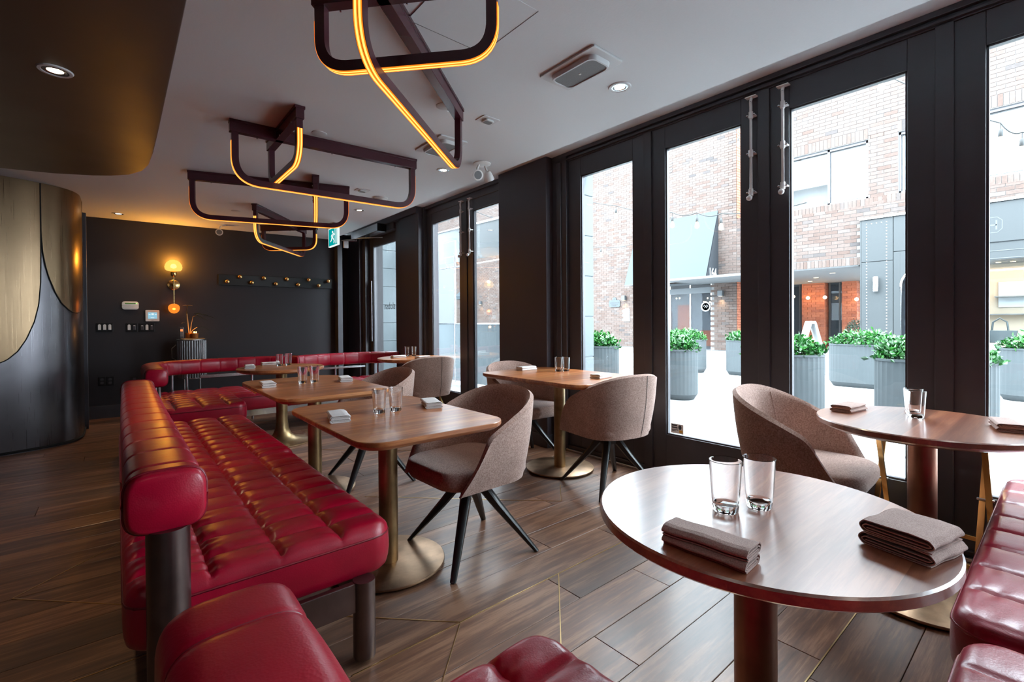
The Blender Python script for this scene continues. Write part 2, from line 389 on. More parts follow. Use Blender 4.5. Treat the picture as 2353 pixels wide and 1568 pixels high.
struct(MB().box(-2.9, 3.60, -3.5, 8.6, 2.9, 3.2).build('sky_block_roof', 'black', None, 0))  # unseen slab added over the ceiling to block the sky
# brown soffit hanging under the main ceiling
so = [(.212, -3.25), (.212, 1.9), (.212, 2.4), (.211, 3.6), (.208, 4.15), (.196, 4.48), (.165, 4.68), (.09, 4.86), (-.02, 4.98), (-.13, 5.06), (-.367, 5.18), (-.67, 5.256), (-1.4, 5.40), (-2.6, 5.55), (-2.6, -3.25)]
struct(MB().prism(so, 2.40, ZC+.01).build('ceiling_drop', 'soffit', None, 30, .012))
# walls
wb = MB(); wb.add([(-2.7, YB(-2.7), 0), (2.78, YB(2.78), 0), (2.78, YB(2.78), 2.6), (-2.7, YB(-2.7), 2.6), (-2.7, 8.45, 0), (2.78, 8.45, 0), (2.78, 8.45, 2.6), (-2.7, 8.45, 2.6)],
                  [(0, 1, 2, 3), (5, 4, 7, 6), (0, 4, 5, 1), (3, 2, 6, 7), (1, 5, 6, 2), (0, 3, 7, 4)])
struct(wb.build('wall_back', 'black', None, 0))
bb = MB(); bb.add([(-.30, YB(-.3)-.018, 0), (2.78, YB(2.78)-.018, 0), (2.78, YB(2.78)-.018, .16), (-.30, YB(-.3)-.018, .16), (-.30, YB(-.3), 0), (2.78, YB(2.78), 0), (2.78, YB(2.78), .163), (-.30, YB(-.3), .163)],
                  [(0, 1, 2, 3), (5, 4, 7, 6), (0, 4, 5, 1), (3, 2, 6, 7), (1, 5, 6, 2), (0, 3, 7, 4)])
struct(bb.build('baseboard_back', 'frame', None, 0))
struct(MB().box(-2.75, -2.6, -3.3, 8.4, 0, 2.6).build('wall_left', 'black', None, 0))
struct(MB().box(-2.7, 3.4, -3.35, -3.2, 0, 2.8).build('wall_front', 'black', None, 0))
# curved metal wall: two scalloped bronze panels over a steel panel
cp = [(-2.6, 5.85), (-1.6, 6.08), (-.835, 6.32), (-.66, 6.375), (-.52, 6.44), (-.42, 6.51), (-.345, 6.61), (-.305, 6.74), (-.295, 6.9), (-.295, 7.36)]
CL = [0]
for a, b in zip(cp, cp[1:]): CL.append(CL[-1]+hypot(b[0]-a[0], b[1]-a[1]))
# smooth curve through the points (arc length vs. point)
def cpos(s):
    s = min(max(s, 0), CL[-1]); k = max(i for i in range(len(CL)-1) if CL[i] <= s+1e-9); t = (s-CL[k])/(CL[k+1]-CL[k])
    P = lambda i: Vector(cp[min(max(i, 0), len(cp)-1)])
    p0, p1, p2, p3 = P(k-1), P(k), P(k+1), P(k+2); h = CL[k+1]-CL[k]
    m1 = (p2-p0)/max(1e-6, CL[k+1]-CL[max(k-1, 0)])*h; m2 = (p3-p1)/max(1e-6, CL[min(k+2, len(cp)-1)]-CL[k])*h
    q = p1*(2*t**3-3*t**2+1)+m1*(t**3-2*t**2+t)+p2*(-2*t**3+3*t**2)+m2*(t**3-t**2)
    return q
def cnor(s):
    d = (cpos(s+.01)-cpos(s-.01)).normalized(); return Vector((d.y, -d.x))
LB = [(1.40, 2.077), (1.402, 1.83), (1.41, 1.6), (1.43, 1.40), (1.46, 1.236), (1.52, 1.07), (1.58, .959), (1.65, .882), (1.72, .857), (1.80, .855), (1.838, .861), (1.88, .882), (1.951, .959), (2.01, 1.071), (2.067, 1.236), (2.1, 1.403), (2.116, 1.614), (2.120, 1.825), (2.122, 2.077)]
RB = [(2.124, 2.077), (2.135, 1.911), (2.152, 1.786), (2.181, 1.662), (2.226, 1.528), (2.279, 1.423), (2.349, 1.359), (2.398, 1.334), (2.482, 1.327), (2.60, 1.35), (2.72, 1.44), (2.83, 1.62), (2.88, 1.85), (2.89, 2.077)]
def interp(B, s):
    if s <= B[0][0]: return B[0][1]
    for a, b in zip(B, B[1:]):
        if s <= b[0]: return a[1]+(b[1]-a[1])*(s-a[0])/(b[0]-a[0])
    return B[-1][1]
curved = sthing('wall_curved')
def strip(name, mat, ss, lo, hi, off):
    m = MB(); v = []; f = []
    for s in ss:
        p = cpos(s)+cnor(s)*off; v += [(p.x, p.y, lo(s)), (p.x, p.y, hi(s))]
    for i in range(len(ss)-1): f.append((2*i, 2*i+2, 2*i+3, 2*i+1))
    m.add(v, f); return m.build(name, mat, curved, 60)
sl = sorted(set([1.40+.72*i/36 for i in range(37)]+[b[0] for b in LB])); sr = sorted(set([2.124+(CL[-1]-2.124)*i/50 for i in range(51)]+[b[0] for b in RB]))
sa = [CL[-1]*i/150 for i in range(151)]
strip('lower_panel', 'steel_dark', sa, lambda s: 0, lambda s: 2.58, 0.)
strip('bronze_panel', 'bronze_panel', [s for s in sl if s <= 2.121], lambda s: interp(LB, s), lambda s: 2.579, .007)
strip('bronze_panel', 'bronze_panel', [s for s in sr if 2.124 <= s <= 2.89], lambda s: interp(RB, s), lambda s: 2.579, .007)
strip('bronze_panel', 'bronze_panel', [.0+1.395*i/30 for i in range(31)], lambda s: .86+1.2*abs(s-.9)**2, lambda s: 2.579, .007)
for B in (LB, RB):
    pts = []
    for s, z in [(B[0][0], 2.575)]+B+[(B[-1][0], 2.575)]:
        p = cpos(s)+cnor(s)*.005; pts.append((p.x, p.y, z))
    MB().tube(resample(pts, .03)[0], .0055, 6).build('panel_seam', 'seam', curved, 60)
pts = []
for s in sa: p = cpos(s)+cnor(s)*.004; pts.append((p.x, p.y, .02))
MB().tube(pts, .012, 6).build('base_seam', 'seam', curved, 60)
struct(MB().box(-.36, -.262, 7.33, 7.40, 0, 2.50).build('trim_2', 'frame', None, 0, .004))
struct(MB().box(-.42, -.335, 7.40, 8.2, 0, 2.6).build('wall_niche', 'black', None, 0))

# ================================================================== WINDOW WALL
def leaf(name, y0, y1, z0=.03, z1=2.70, st=.145, zb=.324, zt=2.533, x=XW, prot=0.):
    """one glazed door leaf between y0 < y1"""
    d = sthing(name); x0 = x-prot
    for a, b in ((y0, y0+st), (y1-st, y1)): MB().box(x0, x+.055, a, b, z0, z1).build('stile', 'frame', d, 0, .004)
    MB().box(x0+.001, x+.054, y0+st, y1-st, zt, z1).build('rail', 'frame', d, 0, .003)
    MB().box(x0+.001, x+.054, y0+st, y1-st, z0, zb).build('rail', 'frame', d, 0, .003)
    for a, b in ((y0+st, y0+st+.010), (y1-st-.010, y1-st)): MB().box(x0+.012, x+.045, a, b, zb, zt).build('glazing_bead', 'frame', d, 0)
    MB().box(x0+.012, x+.045, y0+st, y1-st, zb, zb+.010).build('glazing_bead', 'frame', d, 0)
    MB().box(x0+.012, x+.045, y0+st, y1-st, zt-.010, zt).build('glazing_bead', 'frame', d, 0)
    MB().box(x+.024, x+.030, y0+st+.002, y1-st-.002, zb+.002, zt-.002).build('pane', 'pane', d, 0)
    return d
edges = [3.04, 2.175, 1.30, .425, -.455, -1.33, -2.2, -3.07]
for i in range(7): leaf('door_%d' % (i+1), edges[i+1]+.004, edges[i]-.004)
for i, y in enumerate(edges[1:]):
    struct(MB().box(XW-.016, XW+.004, y-.036, y+.036, .03, 2.70).build('trim_%d' % (i+10), 'frame', None, 0, .003))
struct(MB().box(XW-.03, XW+.07, 3.04, 3.22, 0, 2.775).build('trim_20', 'frame', None, 0, .006))
struct(MB().box(XW-.045, XW-.02, 3.10, 3.155, .0, 2.70).build('trim_21', 'frame', None, 0, .006))
hd = sthing('trim_3')
MB().box(XW-.008, XW+.10, -3.2, 3.22, 2.70, ZS).build('header_face', 'frame', hd, 0, .004)
MB().box(XW-.036, XW+.0, -3.2, 3.216, 2.742, ZS).build('header_lip', 'frame', hd, 0, .004)
MB().box(XW-.03, XW-.008, -3.2, 3.216, 2.708, 2.722).build('header_bead', 'frame', hd, 0, .002)
sl_ = sthing('trim_4')
MB().box(XW-.05, XW+.09, -3.2, 3.04, 0.0, .022).build('threshold', 'chrome', sl_, 0, .004)
MB().box(XW-.022, XW-.002, -3.2, 3.04, .022, .05).build('sweep_strip', 'frame', sl_, 0, .003)
# pillar between the door row and the far pair
struct(MB().box(3.134, 3.45, 3.222, 3.95, 0, ZS).build('pillar_1', 'pillar', None, 0, .006))
pt = sthing('trim_5')
MB().box(3.118, 3.20, 3.205, 3.225, 0, .12).build('base_plate', 'frame', pt, 0, .004)
MB().box(3.118, 3.134, 3.222, 3.95, 0, .12).build('base_plate', 'frame', pt, 0, .004)
# far pair of leaves
leaf('door_8', 3.955, 4.715, st=.13); leaf('door_9', 4.73, 5.68, st=.145)
struct(MB().box(XW-.012, XW+.06, 4.70, 4.745, .03, 2.70).build('trim_22', 'frame', None, 0, .003))
h2 = sthing('trim_6')
MB().box(XW-.008, XW+.10, 3.95, 5.72, 2.66, ZS).build('header_face', 'frame', h2, 0, .004)
MB().box(XW-.036, XW+.0, 3.95, 5.72, 2.735, ZS).build('header_lip', 'frame', h2, 0, .004)
struct(MB().box(3.20, 3.34, 5.66, 5.76, 0, ZS).build('trim_23', 'frame', None, 0, .004))
struct(MB().box(3.134, 3.45, 5.70, 6.25, 0, 2.70).build('pillar_2', 'pillar', None, 0, .006))
struct(MB().box(3.10, 3.45, 5.70, 8.4, 2.69, 2.9).build('trim_24', 'pillar', None, 0, .004))
# entrance door at the far end
ed = leaf('door_10', 6.46, 7.56, z0=.02, z1=2.60, st=.135, zb=.25, zt=2.46, x=XW)
MB().box(XW-.03, XW-.01, 7.445, 7.47, .9, 1.9).build('pull_bar', 'steel_dark', ed, 0, .006)
tx = bpy.data.curves.new('door_lettering', 'FONT'); tx.body = 'slobsn'; tx.size = .155; tx.extrude = .0008; tx.align_x = 'LEFT'
to = text_mesh('door_lettering', tx, 'etch'); to.parent = ed
to.matrix_world = Matrix(((0, 0, 1, XW+.034), (1, 0, 0, 6.70), (0, 1, 0, 1.42), (0, 0, 0, 1)))
struct(MB().box(3.17, 3.40, 6.25, 6.45, 0, 2.70).build('trim_25', 'frame', None, 0, .004))
struct(MB().box(3.17, 3.40, 7.57, 7.70, 0, 2.70).build('trim_26', 'frame', None, 0, .004))
struct(MB().box(3.12, 3.40, 7.70, 8.4, 0, 2.70).build('wall_corner', 'pillar', None, 0, .004))
struct(MB().box(3.14, 3.40, 6.45, 7.57, 2.60, 2.70).build('trim_27', 'frame', None, 0, .004))
struct(MB().box(3.30, 3.45, 7.5, 8.45, 0, 2.9).build('wall_right', 'black', None, 0))
struct(MB().box(2.78, 3.4, 8.2, 8.45, 0, 2.75).build('wall_recess', 'black', None, 0))
struct(MB().box(2.76, 2.84, 7.70, 8.4, 0, 2.6).build('trim_28', 'frame', None, 0, .004))
# own facade above the windows keeps the sky off the room
struct(MB().box(3.30, 3.60, -6, 9.5, 2.9, 5.2).build('wall_facade', 'stone_dark', None, 0))
# daylight portals fill the door openings (they emit nothing)
for i, (a, b, z0, z1) in enumerate(((-3.0, 3.0, .3, 2.55), (4.0, 5.6, .3, 2.55))):
    d = bpy.data.lights.new('window_portal', 'AREA'); d.shape = 'RECTANGLE'; d.size = b-a; d.size_y = z1-z0; d.cycles.is_portal = True
    o = bpy.data.objects.new('window_portal', d); COL.objects.link(o); o.location = (XW+.2, (a+b)/2, (z0+z1)/2); o.rotation_euler = (0, radians(90), 0)
    o.rotation_euler = Matrix(((0, 0, 1), (1, 0, 0), (0, 1, 0))).to_euler()
# ================================================================== BANQUETTES
def seat_mesh(w, d, z0, z1, r=.08, rz=.035, px=.195, py=.147, ox=0., oy=0., res=.0078, g=.011, seed=0, puff=1.):
    """tufted cushion over 0..w x 0..d: domed panels between stitched seams, rounded rim, side skirt"""
    nx = max(8, int(w/res)); ny = max(8, int(d/res)); X = np.linspace(0, w, nx+1); Y = np.linspace(0, d, ny+1); rg = np.random.default_rng(seed)
    GX, GY = np.meshgrid(X, Y, indexing='ij')
    dx = np.clip(np.minimum(GX, w-GX), 0, None); dy = np.clip(np.minimum(GY, d-GY), 0, None)
    # distance to rounded-rectangle rim
    qx = np.clip(r-dx, 0, None); qy = np.clip(r-dy, 0, None); both = (qx > 0) & (qy > 0); hyp = np.sqrt(qx**2+qy**2)
    dist = np.where(both, r-hyp, np.minimum(dx, dy))
    PX, PY = GX.copy(), GY.copy()
    over = both & (hyp > r)
    k = np.where(over, r/np.maximum(hyp, 1e-9), 1.)
    PX = np.where(over, np.where(GX < w/2, r-qx*k, w-r+qx*k), PX); PY = np.where(over, np.where(GY < d/2, r-qy*k, d-r+qy*k), PY)
    dist = np.clip(dist, 0, None)
    fx = np.abs(((GX-ox)/px+.5) % 1-.5)*px; fy = np.abs(((GY-oy)/py+.5) % 1-.5)*py
    gr = np.maximum(np.exp(-(fx/.009)**2), .9*np.exp(-(fy/.0075)**2)); dome = .010*puff*(1-np.exp(-(fx/.035)**2))*(1-np.exp(-(fy/.028)**2))
    cross = np.exp(-((fx/.03)**2+(fy/.03)**2))
    wr = np.zeros_like(GX)
    for _ in range(7):
        a = rg.uniform(-.35, .35); fr = rg.uniform(70, 150); ph = rg.uniform(0, 6.3); wr += np.sin((GY*cos(a)+GX*sin(a))*fr+ph+2*np.sin(GX*rg.uniform(6, 14)+ph))
    wr *= .0011*puff*np.exp(-(fx/.055)**2)*(.4+.6*np.sin(GX*3.1+seed)**2)
    t = np.clip(dist/rz, 0, 1); edge = rz*(1-np.sqrt(np.clip(1-(1-t)**2, 0, 1)))
    fade = np.clip(dist/.03, 0, 1)
    Z = z1-edge-(g*gr+.005*cross-dome-wr)*fade
    v = np.stack([PX, PY, Z], -1).reshape(-1, 3).tolist(); id_ = lambda i, j: i*(ny+1)+j; f = []
    for i in range(nx):
        for j in range(ny): f.append((id_(i, j), id_(i+1, j), id_(i+1, j+1), id_(i, j+1)))
    rim = [id_(i, 0) for i in range(nx+1)]+[id_(nx, j) for j in range(1, ny+1)]+[id_(i, ny) for i in range(nx-1, -1, -1)]+[id_(0, j) for j in range(ny-1, 0, -1)]
    base = len(v); n = len(rim); zr = z1-rz
    cxm, cym = w/2, d/2; lv = [(zr-.008, 1.006), (zr-.05, 1.012), ((zr+z0)/2, 1.012), (z0+.035, 1.004), (z0+.01, .985), (z0, .955)]
    for zz, kk in lv:
        for q in rim:
            x, y = v[q][0], v[q][1]; v.append((cxm+(x-cxm)*(1+(kk-1)*.55/max(.3, w)), cym+(y-cym)*(1+(kk-1)*.55/max(.3, d)), zz))
    prev = rim
    for li in range(len(lv)):
        cur = [base+li*n+i for i in range(n)]
        for i in range(n): f.append((prev[i], cur[i], cur[(i+1) % n], prev[(i+1) % n]))
        prev = cur
    f.append(tuple(reversed(prev)))
    m = MB(); m.add(v, f); m.rim = [(v[q][0], v[q][1], zr-.004) for q in rim]; return m
def cushion(root, w, d, z0, z1, loc, mat='leather', **kw):
    m = seat_mesh(w, d, z0, z1, **kw); o = m.build('seat_cushion', mat, root, 40, 0, loc)
    MB().tube(resample(m.rim+[m.rim[0]], .03)[0], .0045, 6).build('piping', 'leather_dark' if mat == 'leather' else 'leather2', o, 60)
    return o
def roll(root, path, w=.185, h=.165, seam=.2, mat='leather', cap=(True, True), name='back_roll', pipe=True):
    """padded leather bolster swept along a path with stitched seams and rounded ends"""
    P, L = resample(path, .006); n = len(P); prof = []
    for i in range(40):
        a = 2*pi*i/40; c, s_ = cos(a), sin(a); prof.append((w/2*math.copysign(abs(c)**.54, c), h/2*math.copysign(abs(s_)**.54, s_)))
    sc = []; path2 = []
    for i in range(n):
        s = L*i/(n-1); fs = abs(((s-.11)/seam+.5) % 1-.5)*seam; k = 1-.040*math.exp(-(fs/.0075)**2)+.014*(1-math.exp(-(fs/.05)**2))
        for e, on in ((s, cap[0]), (L-s, cap[1])):
            if on and e < .03: k *= .86+.14*sqrt(max(0, 1-(1-e/.03)**2))
        sc.append(k)
    o = MB().sweep(P, prof, (0, 0, 1), False, sc).build(name, mat, root, 50)
    sl_m = MB(); cl_ = .22 if L > .3 else .1
    for i in range(8, n-8):
        s = L*i/(n-1); fs = ((s-.11)/seam+.5) % 1-.5
        s2 = L*(i+1)/(n-1); fs2 = ((s2-.11)/seam+.5) % 1-.5
        if fs <= 0 < fs2 and fs2-fs < .5:
            t = (P[i+1]-P[i-1]).normalized(); sd = t.cross(Vector((0, 0, 1))).normalized(); k = sc[i]
            sl_m.tube([tuple(P[i]+sd*(x*k)+Vector((0, 0, y*k))) for x, y in prof], .0013, 5, True)
    if sl_m.v: sl_m.build('seam_stitching', 'leather_dark' if mat == 'leather' else 'leather2', o, 60)['kind'] = 'stuff'
    for idx, on in ((5, cap[0]), (n-6, cap[1])):
        if on and pipe:
            i0 = min(max(idx, 0), n-2); t = (P[i0+1]-P[i0]).normalized(); sd = t.cross(Vector((0, 0, 1))).normalized(); k = sc[i0]*1.008
            ring = [tuple(P[i0]+sd*(x*k)+Vector((0, 0, y*k))) for x, y in prof]
            MB().tube(ring, .0045, 6, True).build('piping', 'leather_dark' if mat == 'leather' else 'leather2', o, 60)
    return o
# main banquette along the aisle
b1 = thing('banquette', 'long crimson tufted leather banquette running along the aisle beside the two walnut tables', 'banquette', (0, 0, 0), 0, 'red leather banquettes')
cushion(b1, .79, 1.31, .285, .452, (.005, 1.645, 0), ox=.205-.0, oy=.15, seed=1)
cushion(b1, .80, 1.44, .285, .456, (.005, 2.965, 0), ox=.205, oy=.15, seed=2)
roll(b1, [(.10, 1.585, .715), (.10, 3.0, .715), (.11, 4.38, .715)])
for y in (1.615, 2.95, 4.30):
    p = MB().cyl((.103, y), .051, .15 if y < 2 else .25, .64, 28).build('back_post', 'leg_steel', b1, 40)
MB().lathe([(.051, 0), (.051, .148), (.046, .15)], 28, (.103, 1.615, 0)).build('leg', 'leg_steel', b1, 40)
for y in (2.95, 4.30): MB().cyl((.103, y), .045, 0, .25, 24).build('leg', 'leg_steel', b1, 40)
for y in (1.625, 2.88, 4.24):
    pts = rect_pts(.075, .075, .035, 8, .665, y+.0); MB().prism(pts, .018, .29).build('leg', 'leg_steel', b1, 40)
    MB().lathe([(.016, 0), (.016, .008), (.008, .012), (.008, .02)], 12, (.69, y+.01, 0)).build('foot_glide', 'blackwood', b1, 30)
    MB().box(.10, .665, y-.012, y+.012, .185, .288).build('frame_rail', 'leg_steel', b1, 0, .003)
MB().box(.64, .672, 1.66, 4.24, .195, .288).build('frame_rail', 'leg_steel', b1, 0, .003)
# banquette in the near left corner
b3 = thing('banquette', 'near crimson banquette cut off by the bottom left of the picture', 'banquette', (0, 0, 0), 0, 'red leather banquettes')
cushion(b3, .80, 1.75, .285, .452, (.0, -.90, 0), ox=.235, oy=.09, py=.17, seed=3)
roll(b3, [(.128, .845, .705), (.128, .1, .705), (.128, -.85, .705)], seam=.20, pipe=False)
for y in (.72, -.6): MB().cyl((.128, y), .05, 0, .63, 24).build('back_post', 'leg_steel', b3, 40)
for y in (.72, -.6): MB().prism(rect_pts(.075, .075, .035, 8, .665, y), 0, .29).build('leg', 'leg_steel', b3, 40)
# two banquettes along the right foreground
b4 = thing('banquette', 'wine red ribbed bench at the right edge beside the round table by the windows', 'banquette', (0, 0, 0), 0, 'red leather banquettes')
cushion(b4, 1.62, .62, .285, .458, (1.60, -.415, 0), mat='leather2', ox=.211, oy=.30, px=.188, py=.60, seed=4, puff=.35, g=.006)
roll(b4, [(1.62, -.52, .72), (3.2, -.52, .72)], mat='leather2')
for x in (1.72, 3.1):
    for y in (-.33, .10): MB().prism(rect_pts(.07, .07, .033, 6, x, y), 0, .29).build('leg', 'leg_steel', b4, 40)
    MB().cyl((x, -.52), .045, 0, .65, 20).build('back_post', 'leg_steel', b4, 40)
b5 = thing('banquette', 'wine red bench end in the bottom right corner of the picture', 'banquette', (0, 0, 0), 0, 'red leather banquettes')
cushion(b5, .66, .60, .285, .455, (.895, -.43, 0), mat='leather2', ox=.50, oy=.30, px=.21, py=.60, seed=5, puff=.35, g=.006)
for x in (1.0, 1.45):
    for y in (-.33, .06): MB().prism(rect_pts(.07, .07, .033, 6, x, y), 0, .29).build('leg', 'leg_steel', b5, 40)
# horseshoe banquette along the back wall
b2 = thing('banquette', 'curved crimson banquette wrapping the corner in front of the dark back wall', 'banquette', (0, 0, 0), 0, 'red leather banquettes')
cushion(b2, .67, 1.28, .27, .452, (.285, 5.09, 0), ox=.10, oy=.03, px=.205, py=.16, seed=6)
cushion(b2, 2.86, .80, .27, .450, (.33, 5.72, 0), ox=.10, oy=.06, px=.24, py=.17, seed=7)
roll(b2, arc_path([(.275, 5.44, .705), (.265, 6.60, .705), (1.0, 6.68, .705), (1.40, 6.67, .705), (1.715, 6.53, .705)], .42, 10), .17, .165, .2)
roll(b2, arc_path([(1.735, 6.46, .705), (2.15, 6.60, .705), (2.7, 6.60, .705), (3.18, 6.38, .705)], .3, 8), .17, .165, .2)
for x, y in ((.30, 5.60), (.30, 6.15), (.47, 6.55), (.62, 6.67), (1.30, 6.67), (1.62, 6.58), (1.85, 6.52), (2.32, 6.60), (2.9, 6.5)):
    MB().cyl((x, y), .014, 0, .64, 12).build('back_post', 'chrome', b2, 40)
MB().box(.75, 1.55, 6.66, 6.70, .56, .60).build('back_rail', 'chrome', b2, 0, .004)
MB().box(1.95, 2.75, 6.58, 6.62, .57, .60).build('back_rail', 'chrome', b2, 0, .004)
MB().box(.95, 3.1, 5.80, 5.86, .19, .268).build('frame_rail', 'chrome', b2, 0, .004)
for x, y in ((.36, 5.18), (.86, 5.18), (.36, 6.2), (1.4, 5.83), (2.2, 5.83), (3.0, 5.83), (1.6, 6.4), (2.6, 6.4)):
    MB().prism(rect_pts(.05, .05, .02, 5, x, y), 0, .275).build('leg', 'blackwood', b2, 40)

# ================================================================== TABLES
def table_base(root, c, h, rb=.27, rc=.05, col='brass_old', base='bronze_base', zb=.022, trumpet=False):
    x, y = c
    if trumpet:
        MB().lathe([(.27, .012), (.27, .018), (.20, .028), (.13, .05), (.085, .09), (.062, .15), (.052, .24), (.052, h)], 36, (x, y, 0)).build('column', col, root, 50)
        MB().lathe([(.275, 0), (.275, .012)], 40, (x, y, 0)).build('base_plate', base, root, 40, .003)
        return
    for k in range(4): MB().cyl((x+rb*.8*cos(.6+k*pi/2), y+rb*.8*sin(.6+k*pi/2)), .012, 0, .012, 10).build('foot_glide', 'blackwood', root, 40)
    MB().lathe([(rb, .010), (rb, zb)], 56, (x, y, 0)).build('base_plate', base, root, 40, .003)
    MB().cyl((x, y), rc, zb, h, 32).build('column', col, root, 40)
    MB().lathe([(.13, h-.008), (.13, h)], 24, (x, y, 0)).build('mount_plate', 'blackwood', root, 40)
def square_table(label, c, w, d, h, r=.12, base_c=None):
    t = thing('dining_table', label, 'table', (c[0], c[1], 0), 0, 'walnut tables')
    R = []; th = .038
    for k, (z, ins) in enumerate(((h-th, .028), (h-.024, .004), (h-.018, 0.), (h-.003, 0.), (h, .003))):
        R.append([(x, y, z) for x, y in rect_pts(w-2*ins, d-2*ins, max(.02, r-ins), 10)])
    MB().rings(R).build('table_top', 'walnut', t, 30)
    bx, by = base_c or c
    table_base(t, (bx-c[0], by-c[1]), h-th, .275, .046)
    return t
def round_table(label, c, r, h, col='copper_col', rc=.045, trumpet=False, base='bronze_base', rb=.27, mat='walnut_round'):
    t = thing('dining_table', label, 'table', (c[0], c[1], 0), 0, 'walnut tables')
    MB().lathe([(r-.035, h-.040), (r-.004, h-.026), (r, h-.022), (r, h-.004), (r-.004, h)], 96).build('table_top', mat, t, 30)
    table_base(t, (0, 0), h-.04, rb, rc, col, base, trumpet=trumpet)
    return t
T1 = ((1.05, 2.205), .71, 1.045, .745); T2 = ((1.08, 3.545), .72, 1.20, .758); T5 = ((2.76, 2.70), .80, 1.17, .772)
T3 = ((1.27, 5.15), .40, .765); T4 = ((2.83, 5.33), .42, .768); T6 = ((2.66, .42), .385, .76); T7 = ((1.172, .492), .366, .745)
square_table('nearer rectangular walnut table beside the long red banquette', *T1, base_c=(1.025, 2.19))
square_table('second rectangular walnut table down the aisle behind the nearer one', *T2, base_c=(1.08, 3.5))
square_table('rectangular walnut table against the window doors between two tweed chairs', *T5, base_c=(2.765, 2.70))
round_table('round walnut table with trumpet base inside the curved red banquette', *T3, col='brass_old', trumpet=True, mat='walnut')
round_table('small round walnut table in the far corner by the entrance door', *T4, col='brass_old', mat='walnut')
round_table('round walnut table on a copper column beside the right hand window', *T6, rc=.050)
round_table('large round dark walnut table in the near foreground', *T7, rc=.047, rb=.25)

# ================================================================== CHAIRS
def shell_parts(root):
    nu, nt = 61, 9
    def plan(u, a, b, yf):      # u 0..1 from right arm front round the back to left arm front; front is +y
        La = yf+.04; arc = pi*(a+b)/2*.97; T = 2*La+arc; s = u*T
        if s < La: return Vector((a, yf-s, 0))
        if s > La+arc: return Vector((-a, -.04+(s-La-arc), 0))
        th = (s-La)/arc*pi; n_ = 2/2.45
        return Vector((a*math.copysign(abs(cos(th))**n_, cos(th)), -.04-b*abs(sin(th))**n_, 0))
    def surf(u, t, off):
        lo = plan(u, .262-off, .215-off, .245); hi = plan(u, .305-off, .285-off, .125)
        y = hi.y; k = min(1, max(0, (.125-y)/(.125+.325))); k = k-.10*sin(pi*k)*0; ztop = .625+.205*(k**.92)
        e = min(u, 1-u)
        zt = ztop-(.030*(1-min(1, e/.045))**2)
        p = lo*(1-t)+hi*t; p.z = .395*(1-t)+zt*t+.018*sin(pi*min(1, e*3.))*0; bl = .012*sin(pi*t)
        q = Vector((p.x, p.y+.04, 0)); 
        if q.length > .01: q.normalize()
        p.x += q.x*bl; p.y += min(0, q.y)*bl
        return p
    rings = []
    for i in range(nu):
        u = i/(nu-1); ring = []
        e = min(u, 1-u); thk = .036*(.45+.55*min(1, e/.03))
        for j in range(nt): ring.append(tuple(surf(u, j/(nt-1), 0.)))
        top = surf(u, 1., thk/2); ring.append((top.x, top.y, surf(u, 1., 0).z+.012))
        for j in range(nt-1, -1, -1): ring.append(tuple(surf(u, j/(nt-1), thk)))
        bot = surf(u, 0., thk/2); ring.append((bot.x, bot.y, bot.z-.006))
        rings.append(ring)
    MB().rings(rings).build('backrest', 'tweed', root, 50)
    # seat cushion: rounded front, tucked inside the shell
    R = []
    out = rect_pts(.505, .53, .13, 8, 0, .02)
    for z, k, dy in ((.392, .86, -.005), (.402, .95, 0), (.43, 1., 0), (.462, 1., 0), (.480, .985, 0), (.490, .93, 0), (.494, .80, 0)):
        R.append([(x*k, .02+(y-.02)*k+dy, z+.004*(1-((x/.26)**2+((y-.02)/.26)**2)/2)) for x, y in out])
    for k in (.55, .25): R.append([(x*k, .02+(y-.02)*k, .496+.006*(1-k)) for x, y in out])
    MB().rings(R).build('seat', 'tweed', root, 50)
    # split seam down the back and inner stitch line
    sm = []
    for u in (.463, .466):
        sm += [tuple(surf(u, t/10, -.0015)) for t in range(11)]
    MB().add(sm+[(p[0], p[1]+.01, p[2]) for p in sm], [(k, k+1, k+12, k+11) for k in range(10)]).build('back_seam', 'seam', root, 0)
    for u in (.33, .67):
        th_ = .0375; MB().tube([tuple(surf(u, t/12, th_)) for t in range(1, 13)], .0013, 5).build('stitch_line', 'tweed', root, 60)
def star_legs(root):
    MB().lathe([(.062, .315), (.066, .33), (.066, .375), (.13, .385), (.13, .392)], 20).build('swivel_hub', 'blackwood', root, 40)
    for k in range(4):
        a = pi/4+k*pi/2-.08; c, s = cos(a), sin(a); R = []
        for r, z, w, h in ((.02, .352, .028, .045), (.075, .325, .027, .042), (.15, .232, .024, .034), (.26, .108, .019, .024), (.352, .004, .014, .017)):
            nrm = Vector((c*.70, s*.70, .72)); sd = Vector((-s, c, 0)); cpt = Vector((c*r, s*r, z)); dn = nrm if r < .35 else Vector((c, s, 0))*1.2
            sq = [(-w, -h*.6), (-w*.6, -h), (w*.6, -h), (w, -h*.6), (w, h*.6), (w*.6, h), (-w*.6, h), (-w, h*.6)]
            R.append([tuple(cpt+sd*x+dn*y*.62) for x, y in sq])
        MB().rings(R).build('leg', 'blackwood', root, 40)
def brass_legs(root):
    MB().box(-.2, .2, -.015, .015, .372, .39).build('seat_bar', 'brass', root, 0, .003)
    for sx in (-1, 1):
        for sy in (-1, 1):
            m = MB().sweep([(sx*.13, sy*.10, .39), (sx*.235, sy*.24, .004)], [(-.012, -.006), (.012, -.006), (.012, .006), (-.012, .006)]); m.build('leg', 'brass', root, 0)
ch0 = thing('tub_chair', 'tweed tub chair drawn up to the nearer aisle table, in the middle of the room', 'chair', (1.435, 2.07, 0), pi/2+.03, 'tweed tub chairs')
shell_parts(ch0); star_legs(ch0)
